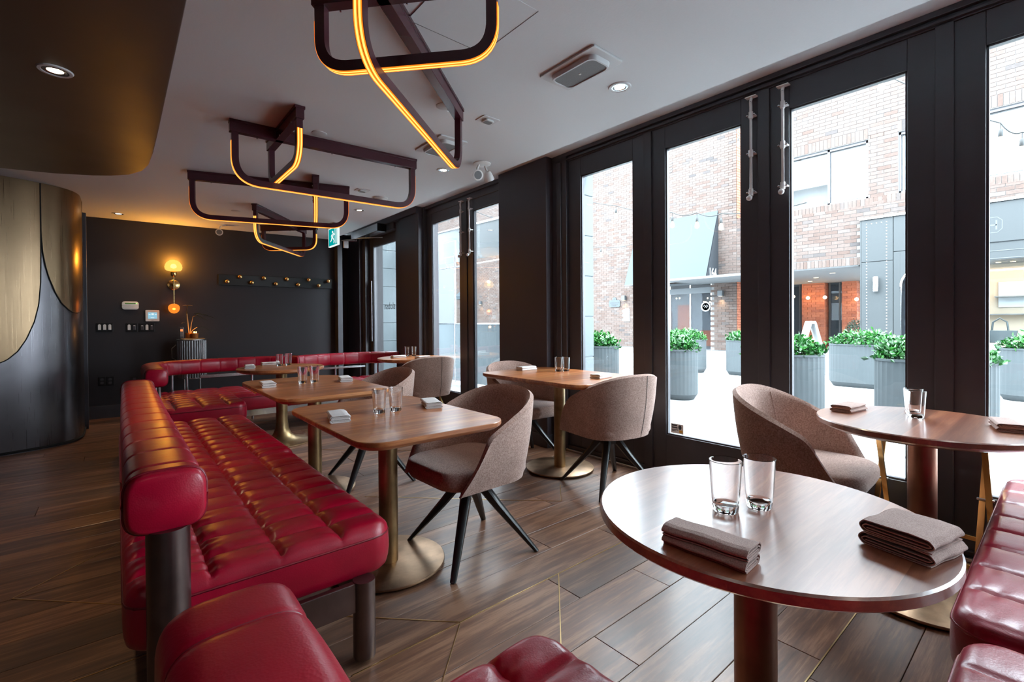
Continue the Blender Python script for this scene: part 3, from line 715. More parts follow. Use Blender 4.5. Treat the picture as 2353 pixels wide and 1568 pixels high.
for lab, loc, rz in (('tweed tub chair at the second aisle table, mostly hidden behind the nearer table', (1.49, 3.49, 0), pi/2),
                     ('tweed tub chair seen from behind at the near end of the window table', (2.75, 2.19, 0), radians(80)-pi/2),
                     ('tweed tub chair at the far end of the window table in front of the pillar', (2.74, 3.10, 0), pi-.06),
                     ('tweed tub chair at the right, tucked under the round window table', (2.70, .885, 0), pi+.04)):
    dup(ch0, 'tub_chair', loc, rz, lab, 'tweed tub chairs')
c3 = thing('tub_chair', 'tweed tub chair on brass legs at the small round table by the entrance', 'chair', (2.66, 4.72, 0), radians(84)-pi/2, 'tweed tub chairs')
shell_parts(c3); brass_legs(c3)

# ================================================================== BRASS FOLDING STAND
ts = thing('folding_stand', 'folding brass stand with crossed legs behind the round window table', 'stand', (3.08, .45, 0), radians(-5))
for y, s in ((-.205, 1), (-.180, -1), (.19, 1), (.215, -1)):
    MB().sweep([(-.125*s, y, .70), (.115*s, y, .004)], [(-.006, -.011), (.006, -.011), (.006, .011), (-.006, .011)], (0, 1, 0)).build('leg', 'brass', ts, 0)
for x, z in ((.074, .135), (-.095, .055)): MB().box(x-.006, x+.006, -.20, .21, z, z+.022).build('stretcher', 'brass', ts, 0, .002)
for x in (-.125, .125): MB().tube([(x, -.215, .69), (x, .22, .69)], .009, 10).build('top_rail', 'brass', ts, 50)
for y in (-.192, .203): MB().tube([(0, y-.03, .363), (0, y+.03, .363)], .007, 10).build('pivot_pin', 'chrome', ts, 50)

# ================================================================== TUMBLERS AND NAPKINS
def tumbler_mesh():
    return MB().lathe([(.0, .0), (.026, 0), (.0285, .003), (.031, .03), (.0365, .118), (.0372, .121), (.0362, .122), (.0348, .118), (.0296, .034), (.0275, .019), (.02, .0165), (.0, .0160)], 40, cap=False)
tm = None
def tumbler(loc, label, grp='water tumblers'):
    global tm
    if tm is None:
        tm = tumbler_mesh().build('tumbler', 'tumbler', None, 40)
        bm = bmesh.new(); bm.from_mesh(tm.data); bmesh.ops.remove_doubles(bm, verts=bm.verts, dist=1e-6); bmesh.ops.recalc_face_normals(bm, faces=bm.faces); bm.to_mesh(tm.data); bm.free()
        o = tm
    else:
        o = tm.copy(); COL.objects.link(o); o.name = 'tumbler'
    o.location = loc; tag(o, label, 'glass', grp); return o
def napkin_mesh(L, D, H, lobes, seed):
    """folded cloth: a ribbon zig-zag of layers wrapped by an outer fold, extruded along its length"""
    rg = random.Random(seed); m = MB(); t = .0021
    per = 4; hz = H/lobes
    for lb in range(lobes):
        z0 = lb*hz*.97; p = []; n = 3
        ins = .003 if lb else 0
        # outer wrap then inner folds, as one thin ribbon
        pts = [(-D/2+.012+ins, z0+hz*.42)]
        lay = [z0+t, z0+hz-t-.001]
        path = [(D/2-.016, z0+hz*.40), (-D/2+.016+ins, z0+hz*.40), (-D/2+.009+ins, z0+hz*.52), (-D/2+.016+ins, z0+hz*.64), (D/2-.014, z0+hz*.64), (D/2-.007, z0+hz*.42), (D/2-.016, z0+hz*.22), (-D/2+.014+ins, z0+hz*.22),
                (-D/2+.004+ins, z0+hz*.5), (-D/2+.014+ins, z0+hz-t), (-D/6, z0+hz-t+.001*lobes), (D/6, z0+hz-t+.0005), (D/2-.010, z0+hz-t), (D/2-.001, z0+hz*.52), (D/2-.010, z0+t), (-D/2+.012, z0+t)]
        P = arc_path([(0, y, z) for y, z in path], hz*.34, 5); ns = 9; rings = []
        for i in range(ns):
            x = -L/2+L*i/(ns-1); wob = .0012*sin(i*1.3+seed+lb*2); sk = .006*(lb-.3)*(i/(ns-1)-.4); ring = []
            up = []; dn = []
            for k, q in enumerate(P):
                a = P[max(k-1, 0)]; b = P[min(k+1, len(P)-1)]; tg = (b-a).normalized(); nr = Vector((0, -tg.z, tg.y))
                j = Vector((x, q.y+sk+wob, max(t*.5, q.z+wob*.4*(q.z/H)))); up.append(tuple(j+nr*t*.5)); dn.append(tuple(j-nr*t*.5))
            rings.append(up+dn[::-1])
        m.rings(rings)
    return m
napk = {}
def napkin(loc, rz, label, kind='linen', L=.19, D=.10, H=.036, lobes=2, grp='folded napkins'):
    key = (kind, L, D, H, lobes)
    if key not in napk:
        o = napkin_mesh(L, D, H, lobes, len(napk)*3+1).build('napkin', kind, None, 50); napk[key] = o
    else:
        o = napk[key].copy(); COL.objects.link(o); o.name = 'napkin'
    o.location = loc; o.rotation_euler = (0, 0, rz); tag(o, label, 'napkin', grp); return o
def setting(T, h, gl, where):
    for (x, y), side in zip(gl, ('left of the two', 'right of the two')): tumbler((x, y, h), '%s clear tumblers on the %s' % (side, where))
setting(T7, .745, ((1.112, .535), (1.196, .492)), 'large foreground table')
setting(T6, .76, ((2.735, .452), (2.815, .475)), 'round table by the right window')
setting(T1, .745, ((1.015, 2.262), (1.105, 2.262)), 'nearer rectangular aisle table')
setting(T2, .758, ((1.055, 3.69), (1.14, 3.69)), 'second rectangular aisle table')
setting(T3, .765, ((1.29, 5.30), (1.385, 5.34)), 'round table in the curved banquette')
setting(T4, .768, ((2.90, 5.60), (2.98, 5.56)), 'small round table by the entrance')
setting(T5, .772, ((2.93, 2.87), (2.99, 2.84)), 'rectangular table by the windows')
napkin((.884, .459, .745), radians(-87), 'taupe folded napkin at the left of the large foreground table', 'linen_brown', .165, .080, .040)
napkin((1.205, .205, .745), radians(-14), 'thick taupe napkin at the right rim of the large foreground table', 'linen_brown', .125, .135, .052)
for T, h, pos in ((T1, .745, (((.80, 2.23), -14+90, 'pale folded napkin on the left side of the nearer aisle table'), ((1.315, 2.255), -20+90, 'pale folded napkin on the chair side of the nearer aisle table'))),
                  (T2, .758, (((.815, 3.66), 84, 'pale folded napkin on the bench side of the second aisle table'), ((1.345, 3.60), 76, 'pale folded napkin on the chair side of the second aisle table'))),
                  (T3, .765, (((1.00, 5.21), 80, 'pale napkin at the left rim of the round banquette table'), ((1.24, 5.46), 0, 'rolled pale napkin beside the tumblers on the round banquette table'))),
                  (T5, .772, (((2.80, 3.14), 0, 'pale folded napkin at the far end of the window table'), ((2.82, 2.31), 8, 'pale folded napkin at the near end of the window table'))),
                  (T4, .768, (((2.66, 5.36), 0, 'pale napkin left of the tumblers on the small entrance table'), ((2.83, 5.06), 10, 'pale napkin nearest the chair on the small entrance table'))),
                  (T6, .76, (((2.72, .70), -8, 'taupe napkin at the far rim of the round window table'), ((2.72, .165), 12, 'taupe napkin at the picture edge on the round window table')))):
    for (x, y), a, lab in pos:
        napkin((x, y, h), radians(a), lab, 'linen_brown' if T is T6 else 'linen', .17, .10, .034)
# ================================================================== CEILING LIGHTS
def light_loop(root, a, b, zb, R=.25):
    """ceiling channel with a hanging U shaped bar; a glowing strip runs along its outer face"""
    A = Vector((*a, 0)); B = Vector((*b, 0)); d = (B-A).normalized(); n = Vector((-d.y, d.x, 0)); L = (B-A).length
    h = .080; zt = ZC; w = .026
    ax = Matrix(((d.x, n.x, 0, A.x), (d.y, n.y, 0, A.y), (0, 0, 1, 0), (0, 0, 0, 1)))
    beam = MB().box(-.012, L+.012, -w, w, zt-h, zt, ax).build('ceiling_channel', 'burgundy', root, 0, .002)
    MB().box(-.014, L+.014, -w-.006, w+.006, zt-.018, zt, ax).build('channel_flange', 'burgundy', beam, 0, .002)
    for s in (.12, .5, .88): MB().cyl((A.x+d.x*L*s+n.x*.027, A.y+d.y*L*s+n.y*.027), .004, zt-h-.004, zt-h+.004, 8).build('screw', 'chrome', beam, 40)
    o = .016
    pts = arc_path([A+d*o+Vector((0, 0, zt-h)), A+d*o+Vector((0, 0, zb+.012)), B-d*o+Vector((0, 0, zb+.012)), B-d*o+Vector((0, 0, zt-h))], R, 14)
    bw_, bt = .0215, .012
    MB().sweep(pts, [(-bw_, -bt), (bw_, -bt), (bw_, bt), (-bw_, bt)], n).build('loop_bar', 'burgundy', root, 40)
    # outer face: sweep with up = plane normal gives side = tangent x n -> in-plane direction
    P, LL = resample(pts, .02); sub = P[4:-4]
    for s in (-1, 1):
        v = MB().sweep(sub, [(0, 0)]*0 or [(-.0015, -.0085), (.0015, -.0085), (.0015, .0085), (-.0015, .0085)], n)
        # shift every ring outwards and sideways
        out = []
        for i in range(len(sub)):
            t = (sub[min(i+1, len(sub)-1)]-sub[max(i-1, 0)]).normalized(); sd = t.cross(n).normalized(); cen = (A+B)/2+Vector((0, 0, zt-h)); 
            if (sub[i]-cen).dot(sd) < 0: sd = -sd
            for k in range(4):
                q = Vector(v.v[i*4+k])+sd*(bw_*0+.0)  # placeholder offset, replaced below
                out.append(q)
        break
    return pts, n
def loop_bar(root, a, b, zb, R=.25):
    A = Vector((*a, 0)); B = Vector((*b, 0)); d = (B-A).normalized(); n = Vector((-d.y, d.x, 0)); L = (B-A).length
    h = .080; zt = ZC; w = .026; o = .022
    ax = Matrix(((d.x, n.x, 0, A.x), (d.y, n.y, 0, A.y), (0, 0, 1, 0), (0, 0, 0, 1)))
    beam = MB().box(-.010, L+.010, -w, w, zt-h, zt, ax).build('ceiling_channel', 'burgundy', root, 0, .002)
    MB().box(-.012, L+.012, -w-.006, w+.006, zt-.018, zt, ax).build('channel_flange', 'burgundy', beam, 0, .002)
    for s in (.12, .5, .88): MB().cyl((A.x+d.x*L*s+n.x*.027, A.y+d.y*L*s+n.y*.027), .004, zt-h-.004, zt-h+.004, 8).build('screw', 'chrome', beam, 40)
    pts = arc_path([A+d*o+Vector((0, 0, zt-h)), A+d*o+Vector((0, 0, zb+.012)), B-d*o+Vector((0, 0, zb+.012)), B-d*o+Vector((0, 0, zt-h))], R, 14)
    cen = (A+B)/2+Vector((0, 0, zt-h)); hw = .019; bt = .021
    def ribbon(P, off0, off1, w0, w1):
        rings = []
        for i, p in enumerate(P):
            t = (P[min(i+1, len(P)-1)]-P[max(i-1, 0)]).normalized(); sd = t.cross(n).normalized()
            if (p-cen).dot(sd) < 0: sd = -sd
            rings.append([tuple(p+sd*off0+n*w0), tuple(p+sd*off0+n*w1), tuple(p+sd*off1+n*w1), tuple(p+sd*off1+n*w0)])
        return MB().rings(rings)
    bar = ribbon(pts, -bt, bt, -hw, hw).build('loop_bar', 'burgundy', root, 40)
    P, LL = resample(pts, .02); P = P[3:-3]
    for w0, w1, mt in ((-.0165, -.0125, 'led_edge'), (-.0125, -.0045, 'led'), (-.0045, -.0015, 'led_edge'), (.0015, .0045, 'led_edge'), (.0045, .0125, 'led'), (.0125, .0165, 'led_edge')):
        ribbon(P, bt, bt+.003, w0, w1).build('light_strip' if mt == 'led' else 'strip_edge', mt, bar, 40)
def chandelier(label, long, short):
    t = thing('ceiling_light', label, 'ceiling light', (0, 0, 0), 0, 'looped amber ceiling lights')
    loop_bar(t, *long, 2.163); loop_bar(t, *short, 2.234)
del light_loop
chandelier('largest looped burgundy ceiling light, nearest the camera and cut by the top of the picture', ((.672, 1.651), (1.705, 2.549)), ((.645, 2.01), (1.15, 1.445)))
chandelier('second looped burgundy ceiling light from the front, square to the room', ((.602, 3.654), (1.943, 3.59)), ((.90, 3.15), (.90, 3.89)))
chandelier('third looped burgundy ceiling light from the front, slightly turned', ((.512, 5.106), (1.806, 4.717)), ((1.425, 4.518), (1.65, 5.25)))
chandelier('farthest looped burgundy ceiling light near the dark back wall', ((1.221, 6.026), (2.094, 7.149)), ((1.567, 7.29), (2.129, 6.738)))

# ================================================================== CEILING FITTINGS
def downlight(loc, label, glow=True, power=9., grp='recessed downlights', col=(1, .82, .58)):
    t = thing('downlight', label, 'downlight', loc, 0, grp)
    MB().lathe([(.048, -.001), (.050, -.006), (.062, -.006), (.066, 0)], 32, cap=False).build('trim_ring', 'vent_white', t, 50)
    MB().lathe([(.0, -.002), (.030, -.002)], 24, cap=False).build('lamp_face', 'bulb', t, 0)
    MB().lathe([(.030, -.002), (.034, -.005), (.048, -.004)], 32, cap=False).build('gimbal_ring', 'chrome', t, 50)
    lamp('SPOT', 'downlight_beam', (0, 0, -.012), power, col, t, spot_size=radians(85), spot_blend=.6, shadow_soft_size=.03)
downlight((2.28, 1.718, ZC), 'nearest recessed downlight beside the large ceiling cassette', power=16)
downlight((2.277, 3.658, ZC), 'recessed downlight near the twin emergency spotlights', power=12)
downlight((2.277, 5.591, ZC), 'recessed downlight left of the entrance end of the room', power=12)
downlight((.028, 7.599, ZC), 'recessed downlight glowing above the switches on the back wall', power=14)
downlight((-.21, 3.08, 2.40), 'recessed downlight in the brown dropped ceiling', power=34, col=(1, .72, .42))
for x, y in ((-1.4, 1.0), (-.3, .3), (-1.5, -1.0), (2.28, -.2), (1.0, -1.2), (-1.5, 4.2)):
    lamp('SPOT', 'fill_spot', (x, y, 2.38 if x < .2 else ZC-.01), 9, (1, .93, .85), None, spot_size=radians(95), spot_blend=.7, shadow_soft_size=.04)  # unseen fill spots without fittings, added to brighten the room
def cassette(c, label, rz=0.):
    t = thing('air_cassette', label, 'vent', (*c, ZC), rz, 'ceiling cassettes')
    out = rect_pts(.238, .395, .012, 3); mid = rect_pts(.205, .36, .03, 5); 
    MB().prism(out, -.012, 0).build('cover_plate', 'vent_white', t, 0, .003)
    R = [[(x, y, -.012) for x, y in rect_pts(.170, .315, .045, 6)], [(x, y, -.036) for x, y in rect_pts(.160, .305, .042, 6)], [(x, y, -.036) for x, y in rect_pts(.142, .287, .036, 6)], [(x, y, -.030) for x, y in rect_pts(.140, .285, .036, 6)]]
    MB().rings(R, cap=False).build('raised_rim', 'vent_white', t, 30)
    MB().prism(rect_pts(.142, .287, .036, 6), -.031, -.02).build('grille', 'grey_mesh', t, 0)
    MB().cyl((0, 0), .007, -.034, -.02, 14).build('sensor', 'white_plastic', t, 40)
cassette((1.944, 1.728), 'large white ceiling cassette with grey grille, upper right of the ceiling')
cassette((1.945, 3.165), 'white ceiling cassette behind the tip of the big light loop')
def small_vent(c, label):
    t = thing('ceiling_vent', label, 'vent', (*c, ZC), 0, 'small ceiling vents')
    MB().prism(rect_pts(.135, .105, .006, 2), -.006, 0).build('cover_plate', 'vent_white', t, 0, .002)
    MB().prism(rect_pts(.075, .062, .018, 4), -.020, -.006).build('nozzle', 'vent_white', t, 0, .004)
    MB().prism(rect_pts(.058, .046, .014, 4), -.0212, -.018).build('grille', 'grey_mesh', t, 0)
small_vent((1.948, 2.565), 'small square ceiling vent between the two large cassettes')
small_vent((1.96, 4.735), 'small square ceiling vent over the middle of the room')
def disc(c, r, h, label, name='round_access_cover', cat='cover', mat='vent_white', grp='round ceiling caps'):
    t = MB().lathe([(r*.82, -h), (r, -h*.55), (r, 0)], 32).build(name, mat, None, 40, 0, (*c, ZC)); tag(t, label, cat, grp)
disc((1.14, 3.519), .052, .006, 'flat round cap in the ceiling right of the second looped light')
disc((1.609, 2.579), .05, .006, 'flat round cap beside the end of the nearest light channel')
disc((1.124, 6.559), .05, .006, 'flat round cap near the farthest looped light')
sd_ = thing('smoke_detector', 'white domed smoke detector on the ceiling before the far windows', 'smoke detector', (2.24, 4.904, ZC))
MB().lathe([(.075, 0), (.075, -.014), (.068, -.018)], 32, cap=True).build('base', 'white_plastic', sd_, 40)
MB().lathe([(.062, -.018), (.058, -.034), (.03, -.042), (0, -.043)], 32, cap=False).build('cover', 'white_plastic', sd_, 50)
disc((2.42, 6.85), .04, .03, 'small white sprinkler head near the exit sign', 'sprinkler', 'sprinkler', 'white_plastic', None)
ap = MB().prism(rect_pts(.42, .418, .004, 2, 1.234, 1.736), -.0025, 0).build('access_panel', 'ceiling', None, 0, .001, (0, 0, ZC)); tag(ap, 'square flush access panel in the ceiling at the top of the picture', 'panel')
MB().box(1.0225, 1.0245, 1.527, 1.945, -.004, 0).build('joint', 'grey_mesh', ap, 0); MB().box(1.4437, 1.4457, 1.527, 1.945, -.004, 0).build('joint', 'grey_mesh', ap, 0); MB().box(1.024, 1.444, 1.9448, 1.9468, -.004, 0).build('joint', 'grey_mesh', ap, 0)
def spot_head(root, base, aim, mat='white_plastic'):
    a = Vector(aim).normalized(); q = a.to_track_quat('Z', 'Y').to_matrix().to_4x4(); Mx = Matrix.Translation(base) @ q
    hd_ = MB().lathe([(.018, -.055), (.030, -.045), (.042, .0), (.046, .02), (.040, .022)], 24, M=Mx, cap=True).build('spot_head', mat, root, 40)
    MB().lathe([(.0, .0225), (.034, .0235)], 24, M=Mx, cap=False).build('lens', 'grey_mesh', hd_, 0)
em = thing('emergency_light', 'white twin headed emergency spotlight on the ceiling above the far doors', 'emergency light', (2.44, 3.30, ZC))
MB().lathe([(.075, 0), (.075, -.008), (.05, -.018)], 28).build('base', 'white_plastic', em, 40)
for s, aim in ((-1, (-.3, -1, -.35)), (1, (.5, .3, -.75))):
    MB().tube([(s*.03, 0, -.015), (s*.05, -.0, -.05), (s*.058, -.01, -.085)], .009, 8).build('arm', 'white_plastic', em, 50); spot_head(em, (s*.062, -.015, -.115), aim)
e2 = thing('emergency_light', 'single white emergency spotlight hanging before the back wall', 'emergency light', (1.12, 7.62, ZC))
MB().lathe([(.06, 0), (.06, -.006), (.03, -.014)], 24).build('base', 'white_plastic', e2, 40)
MB().tube([(0, 0, -.01), (-.02, -.01, -.05), (-.02, -.01, -.075)], .009, 8).build('arm', 'white_plastic', e2, 50); spot_head(e2, (-.02, -.02, -.105), (-.25, -1, -.1))
ex = thing('exit_sign', 'green and white running person exit sign hanging from the ceiling', 'exit sign', (2.33, 6.63, 0), -pi/2)
MB().box(-.11, .11, -.05, .05, 2.535, ZC).build('mount_plate', 'frame', ex, 0, .003)
MB().box(-.135, .135, -.012, .012, 2.285, 2.535).build('sign_body', 'exit', ex, 0, .003)
for z0, z1, x0, x1 in ((2.280, 2.292, -.137, .137), (2.528, 2.538, -.137, .137)): MB().box(x0, x1, -.014, .014, z0, z1).build('edge_strip', 'exit_white', ex, 0)
for x0 in (-.137, .130): MB().box(x0, x0+.007, -.014, .014, 2.28, 2.538).build('edge_strip', 'exit_white', ex, 0)
pic = MB()
pic.prism([(.028*cos(i*pi/6)*.62, .028*sin(i*pi/6)*.62) for i in range(12)], 0, .003, Matrix.Translation((-.005, -.0135, 2.475)) @ Matrix.Rotation(pi/2, 4, 'X'))
for pl_ in ([(-.03, 2.40), (.01, 2.455), (.03, 2.445), (-.005, 2.385)], [(-.028, 2.40), (-.01, 2.39), (.03, 2.35), (.015, 2.315), (.045, 2.345), (.012, 2.395)], [(-.02, 2.40), (-.035, 2.36), (-.075, 2.345), (-.075, 2.355), (-.05, 2.37), (-.035, 2.405)], [(.015, 2.45), (.05, 2.425), (.055, 2.435), (.025, 2.462)], [(-.002, 2.45), (-.045, 2.44), (-.05, 2.41), (-.04, 2.41), (-.035, 2.43)]):
    pic.prism([(x, z) for x, z in pl_], 0, .003, Matrix.Translation((0, -.0135, 0)) @ Matrix.Rotation(pi/2, 4, 'X'))
pic.build('running_figure', 'exit_white', ex, 0)
dr = MB()
for x0, x1, z0, z1 in ((.062, .07, 2.305, 2.515), (.112, .12, 2.305, 2.515), (.062, .12, 2.507, 2.515)): dr.box(x0, x1, -.0165, -.012, z0, z1)
dr.build('door_outline', 'exit_white', ex, 0)
ex.scale = (1.32, 1, 1)
md = thing('motion_sensor', 'white motion sensor at the top of the back wall corner', 'sensor', (2.895, 7.69, 2.50))
MB().prism(rect_pts(.085, .04, .016, 4), -.06, .06).build('housing', 'white_plastic', md, 30, .008)
MB().lathe([(0, -.005), (.02, -.002), (.022, .0)], 16, M=Matrix.Translation((0, -.021, .01)) @ Matrix.Rotation(pi/2, 4, 'X'), cap=False).build('lens', 'grey_mesh', md, 50)
dc = thing('door_closer', 'steel door operator with arm above the far entrance door', 'door closer', (3.05, 7.16, 2.64))
MB().box(-.06, .08, -.48, .55, -.06, .055).build('operator_box', 'chrome', dc, 0, .004)
MB().box(-.061, .081, -.49, -.478, -.061, .056).build('end_cap', 'blackwood', dc, 0, .003)
MB().tube([(-.02, .40, -.06), (-.02, .40, -.085), (-.24, .52, -.09), (-.10, .05, -.10), (.12, -.28, -.11)], .008, 8).build('arm', 'chrome', dc, 50)

# ================================================================== SURFACE BOLTS ON THE DOOR LEAVES
for (y, lab, mt) in ((1.366, 'white surface bolt on the stile left of the wide door pane', 'white_metal'), (1.173, 'white surface bolt on the wide door leaf, right of its neighbour', 'white_metal'),
                 (4.78, 'thin white surface bolt on the left leaf of the far doors', 'white_metal'), (4.60, 'thin white surface bolt on the right leaf of the far doors', 'white_metal')):
    t = thing('surface_bolt', lab, 'bolt', (XW-.042, y, 0), 0, 'door bolts')
    MB().tube(arc_path([(.012, 0, 2.672), (-.004, 0, 2.640), (0, 0, 2.60), (0, 0, 2.012)], .02, 4), .0095, 12).build('rod', mt, t, 50)
    MB().box(-.012, .030, -.035, .035, 2.668, 2.674).build('strike_plate', mt, t, 0, .001)
    for z in (2.55, 2.30, 2.045):
        cl = MB().cyl((0, 0), .0135, z-.022, z+.022, 16).build('guide_sleeve', mt, t, 40)
        MB().box(.000, .040, -.024, .024, z-.005, z+.005).build('bracket', mt, cl, 0, .002)
        for s in (-1, 1): MB().lathe([(.006, 0), (.007, .004), (.003, .007)], 10, M=Matrix.Translation((-.003, s*.022, z)) @ Matrix.Rotation(-pi/2, 4, 'Y')).build('screw', 'chrome', cl, 40)
    MB().lathe([(.004, 0), (.009, .006), (.0165, .016), (.0175, .026), (.012, .034), (.0, .036)], 18, M=Matrix.Translation((-.004, 0, 2.003)) @ Matrix.Rotation(-pi/2, 4, 'Y'), cap=False).build('knob', mt, t, 50)

# ================================================================== BACK WALL
def onwall(name, label, cat, x, z, off=0., grp=None): return thing(name, label, cat, (x, YB(x)-off-.002, z), AB, grp)
sc = onwall('wall_sconce', 'brass wall lamp with a domed amber globe above and a round orange globe below', 'lamp', .604, 1.748)
MB().lathe([(.070, 0), (.070, .008), (.066, .011)], 36, M=Matrix.Rotation(pi/2, 4, 'X')).build('back_disc', 'brass', sc, 40)
MB().tube([(0, 0, 0), (0, -.125, 0)], .007, 10).build('stem', 'brass', sc, 50)
MB().tube([(0, -.125, .12), (0, -.125, -.27)], .0055, 10).build('rod', 'brass', sc, 50)
MB().lathe([(.008, .10), (.028, .11), (.035, .125), (.035, .17), (.030, .178)], 28, (0, -.125, 0)).build('lamp_cup', 'brass', sc, 50)
MB().lathe([(.035, .178), (.078, .184), (.094, .20), (.100, .23), (.094, .265), (.075, .298), (.045, .320), (.015, .328), (0, .329)], 40, (0, -.125, 0), cap=False).build('upper_globe', 'glow_amber', sc, 60)
MB().lathe([(.0, -.265), (.02, -.266), (.048, -.278), (.063, -.30), (.066, -.33), (.055, -.365), (.03, -.39), (0, -.397)], 36, (0, -.125, 0), cap=False).build('lower_globe', 'glow_orange', sc, 60)
MB().lathe([(0, -.022), (.03, -.012), (.036, .01), (.022, .035), (0, .042)], 20, (0, -.125, .235), cap=False).build('upper_bulb', 'sconce_bulb', sc, 60)
MB().lathe([(0, -.016), (.018, -.008), (.018, .008), (0, .016)], 16, (0, -.125, -.335), cap=False).build('lower_bulb', 'sconce_bulb', sc, 60)
lamp('POINT', 'sconce_glow', (0, -.125, .30), 38, (1, .56, .17), sc, shadow_soft_size=.03)
lamp('POINT', 'sconce_glow', (0, -.125, -.31), 2.2, (1, .5, .2), sc, shadow_soft_size=.03)
ky = onwall('alarm_keypad', 'white alarm keypad with a small green display on the back wall', 'keypad', .138, 1.456)
MB().prism(rect_pts(.174, .108, .03, 6), 0, .022, Matrix.Rotation(pi/2, 4, 'X')).build('housing', 'white_plastic', ky, 30, .006)
MB().box(-.055, .055, -.0235, -.021, .018, .036).build('display', 'lcd', ky, 0); MB().box(-.087, .087, -.0228, -.02, -.006, -.003).build('flip_joint', 'grey_mesh', ky, 0)
MB().box(.060, .072, -.0235, -.021, .024, .032).build('status_lamp', emit('green_status_lamp', (.3, 1., .1), 2.), ky, 0)
th = onwall('thermostat', 'silver square thermostat with a blue screen on the back wall', 'thermostat', .368, 1.322)
MB().prism(rect_pts(.15, .152, .008, 3), 0, .02, Matrix.Rotation(pi/2, 4, 'X')).build('housing', 'white_plastic', th, 0, .004)
MB().box(-.047, .050, -.0215, -.019, -.040, .045).build('screen', 'screen', th, 0)
for a in ((-.01, .015, .012, .03), (-.04, -.02, .012, .02), (.025, .045, .012, .02), (-.018, .02, -.03, -.025)): MB().box(a[0], a[1], -.0222, -.021, a[2], a[3]).build('screen_mark', 'exit_white', th, 0)
MB().box(-.012, .012, -.0215, -.019, -.062, -.058).build('button', 'grey_mesh', th, 0)
def switchplate(x, z, n, lights, label, w):
    t = onwall('switch_plate', label, 'switch', x, z, 0, 'black switch plates')
    MB().prism(rect_pts(w, .115, .004, 2), 0, .007, Matrix.Rotation(pi/2, 4, 'X')).build('cover_plate', 'blackwood', t, 0, .002)
    for i in range(n):
        cx = (i-(n-1)/2)*w/n*.92; wht = i in lights
        d = MB().box(cx-.015, cx+.015, -.013, -.006, -.033, .033).build('dimmer', 'white_plastic' if wht else 'frame', t, 0, .003)
        if wht: MB().box(cx-.009, cx+.009, -.0145, -.008, .031, .040).build('slider', 'white_plastic', d, 0, .002)
        else: MB().box(cx-.008, cx+.008, -.0145, -.012, .020, .028).build('slider', 'white_plastic', d, 0, .001)
switchplate(-.122, 1.17, 3, (0, 1, 2), 'black switch plate with three white dimmers, left of the others', .165)
switchplate(.149, 1.165, 2, (0,), 'black two gang switch plate in the middle of the row', .118)
switchplate(.308, 1.163, 3, (1,), 'black three gang switch plate under the thermostat', .165)
for x, z, lab in ((-.155, .478, 'black blank outlet plate low on the back wall, left of the pair'), (-.075, .475, 'black outlet plate low on the back wall, right of the pair'), (.17, .462, 'black outlet plate low on the back wall behind the bench end')):
    t = onwall('outlet_plate', lab, 'outlet', x, z, 0, 'black outlet plates')
    MB().prism(rect_pts(.075, .112, .004, 2), 0, .007, Matrix.Rotation(pi/2, 4, 'X')).build('cover_plate', 'blackwood', t, 0, .002)
    for s in (-1, 1): MB().prism(rect_pts(.034, .030, .010, 4), .006, .010, Matrix.Translation((0, 0, s*.022)) @ Matrix.Rotation(pi/2, 4, 'X')).build('socket', 'frame', t, 30)
rk = onwall('coat_rack', 'long black coat rack board with brass ball pegs on the back wall', 'coat rack', 1.925, 1.847)
MB().box(-.80, .80, -.026, 0, -.078, .078).build('board', 'rack', rk, 0, .004)
for i, (x, z) in enumerate(((1.233, 1.819), (1.393, 1.897), (1.545, 1.82), (1.708, 1.893), (1.869, 1.814), (2.023, 1.895), (2.185, 1.814), (2.34, 1.897), (2.491, 1.812), (2.641, 1.889))):
    MB().lathe([(.012, .024), (.010, .045), (.020, .052), (.031, .066), (.032, .078), (.024, .094), (.010, .101), (0, .102)], 20, M=Matrix.Translation((x-1.925, 0, z-1.848)) @ Matrix.Rotation(pi/2, 4, 'X'), cap=False).build('peg', 'brass', rk, 60)
# fluted pedestal with plant, candle, tray and phone
pd = thing('pedestal', 'fluted steel drum pedestal standing behind the curved banquette', 'pedestal', (.772, 7.66, 0))
MB().lathe([(.155, .50), (.155, .985)], 40).build('drum', 'flute', pd, 40)
for i in range(34):
    a = 2*pi*i/34; MB().cyl((.158*cos(a), .158*sin(a)), .0125, .49, .985, 8).build('flute', 'flute', pd, 50)
MB().lathe([(.168, .985), (.172, .99), (.172, 1.0), (.168, 1.004)], 40).build('top_plate', 'flute', pd, 30)
MB().lathe([(.168, .478), (.172, .482), (.172, .49)], 40).build('bottom_plate', 'chrome', pd, 30)
for a in (.6, 2.2, 3.8, 5.4): MB().cyl((.12*cos(a), .12*sin(a)), .011, 0, .48, 10).build('leg', 'chrome', pd, 40)
tr = MB().prism(rect_pts(.27, .20, .02, 4), 1.0042, 1.014).build('serving_tray', 'stem_gold', None, 0, .003, (.775, 7.62, 0)); tag(tr, 'thin wooden tray on top of the fluted pedestal', 'tray')
cn = thing('candle_holder', 'amber glass tea light holder glowing on the pedestal tray', 'candle', (.80, 7.57, 1.0145))
MB().lathe([(.036, .0), (.040, .07), (.038, .07), (.034, .006), (0, .005)], 28, cap=False).build('glass_cup', 'amber_glass', cn, 50)
MB().lathe([(.018, .006), (.018, .022)], 20).build('wax', 'white_plastic', cn, 40)
for dx in (-.012, .0, .014): MB().lathe([(0, .022), (.0045, .03), (.003, .042), (0, .05)], 10, (dx, -.005, .045), cap=False).build('flame', 'flame', cn, 60)
lamp('POINT', 'candle_glow', (0, -.02, .10), .9, (1, .45, .12), cn, shadow_soft_size=.02)
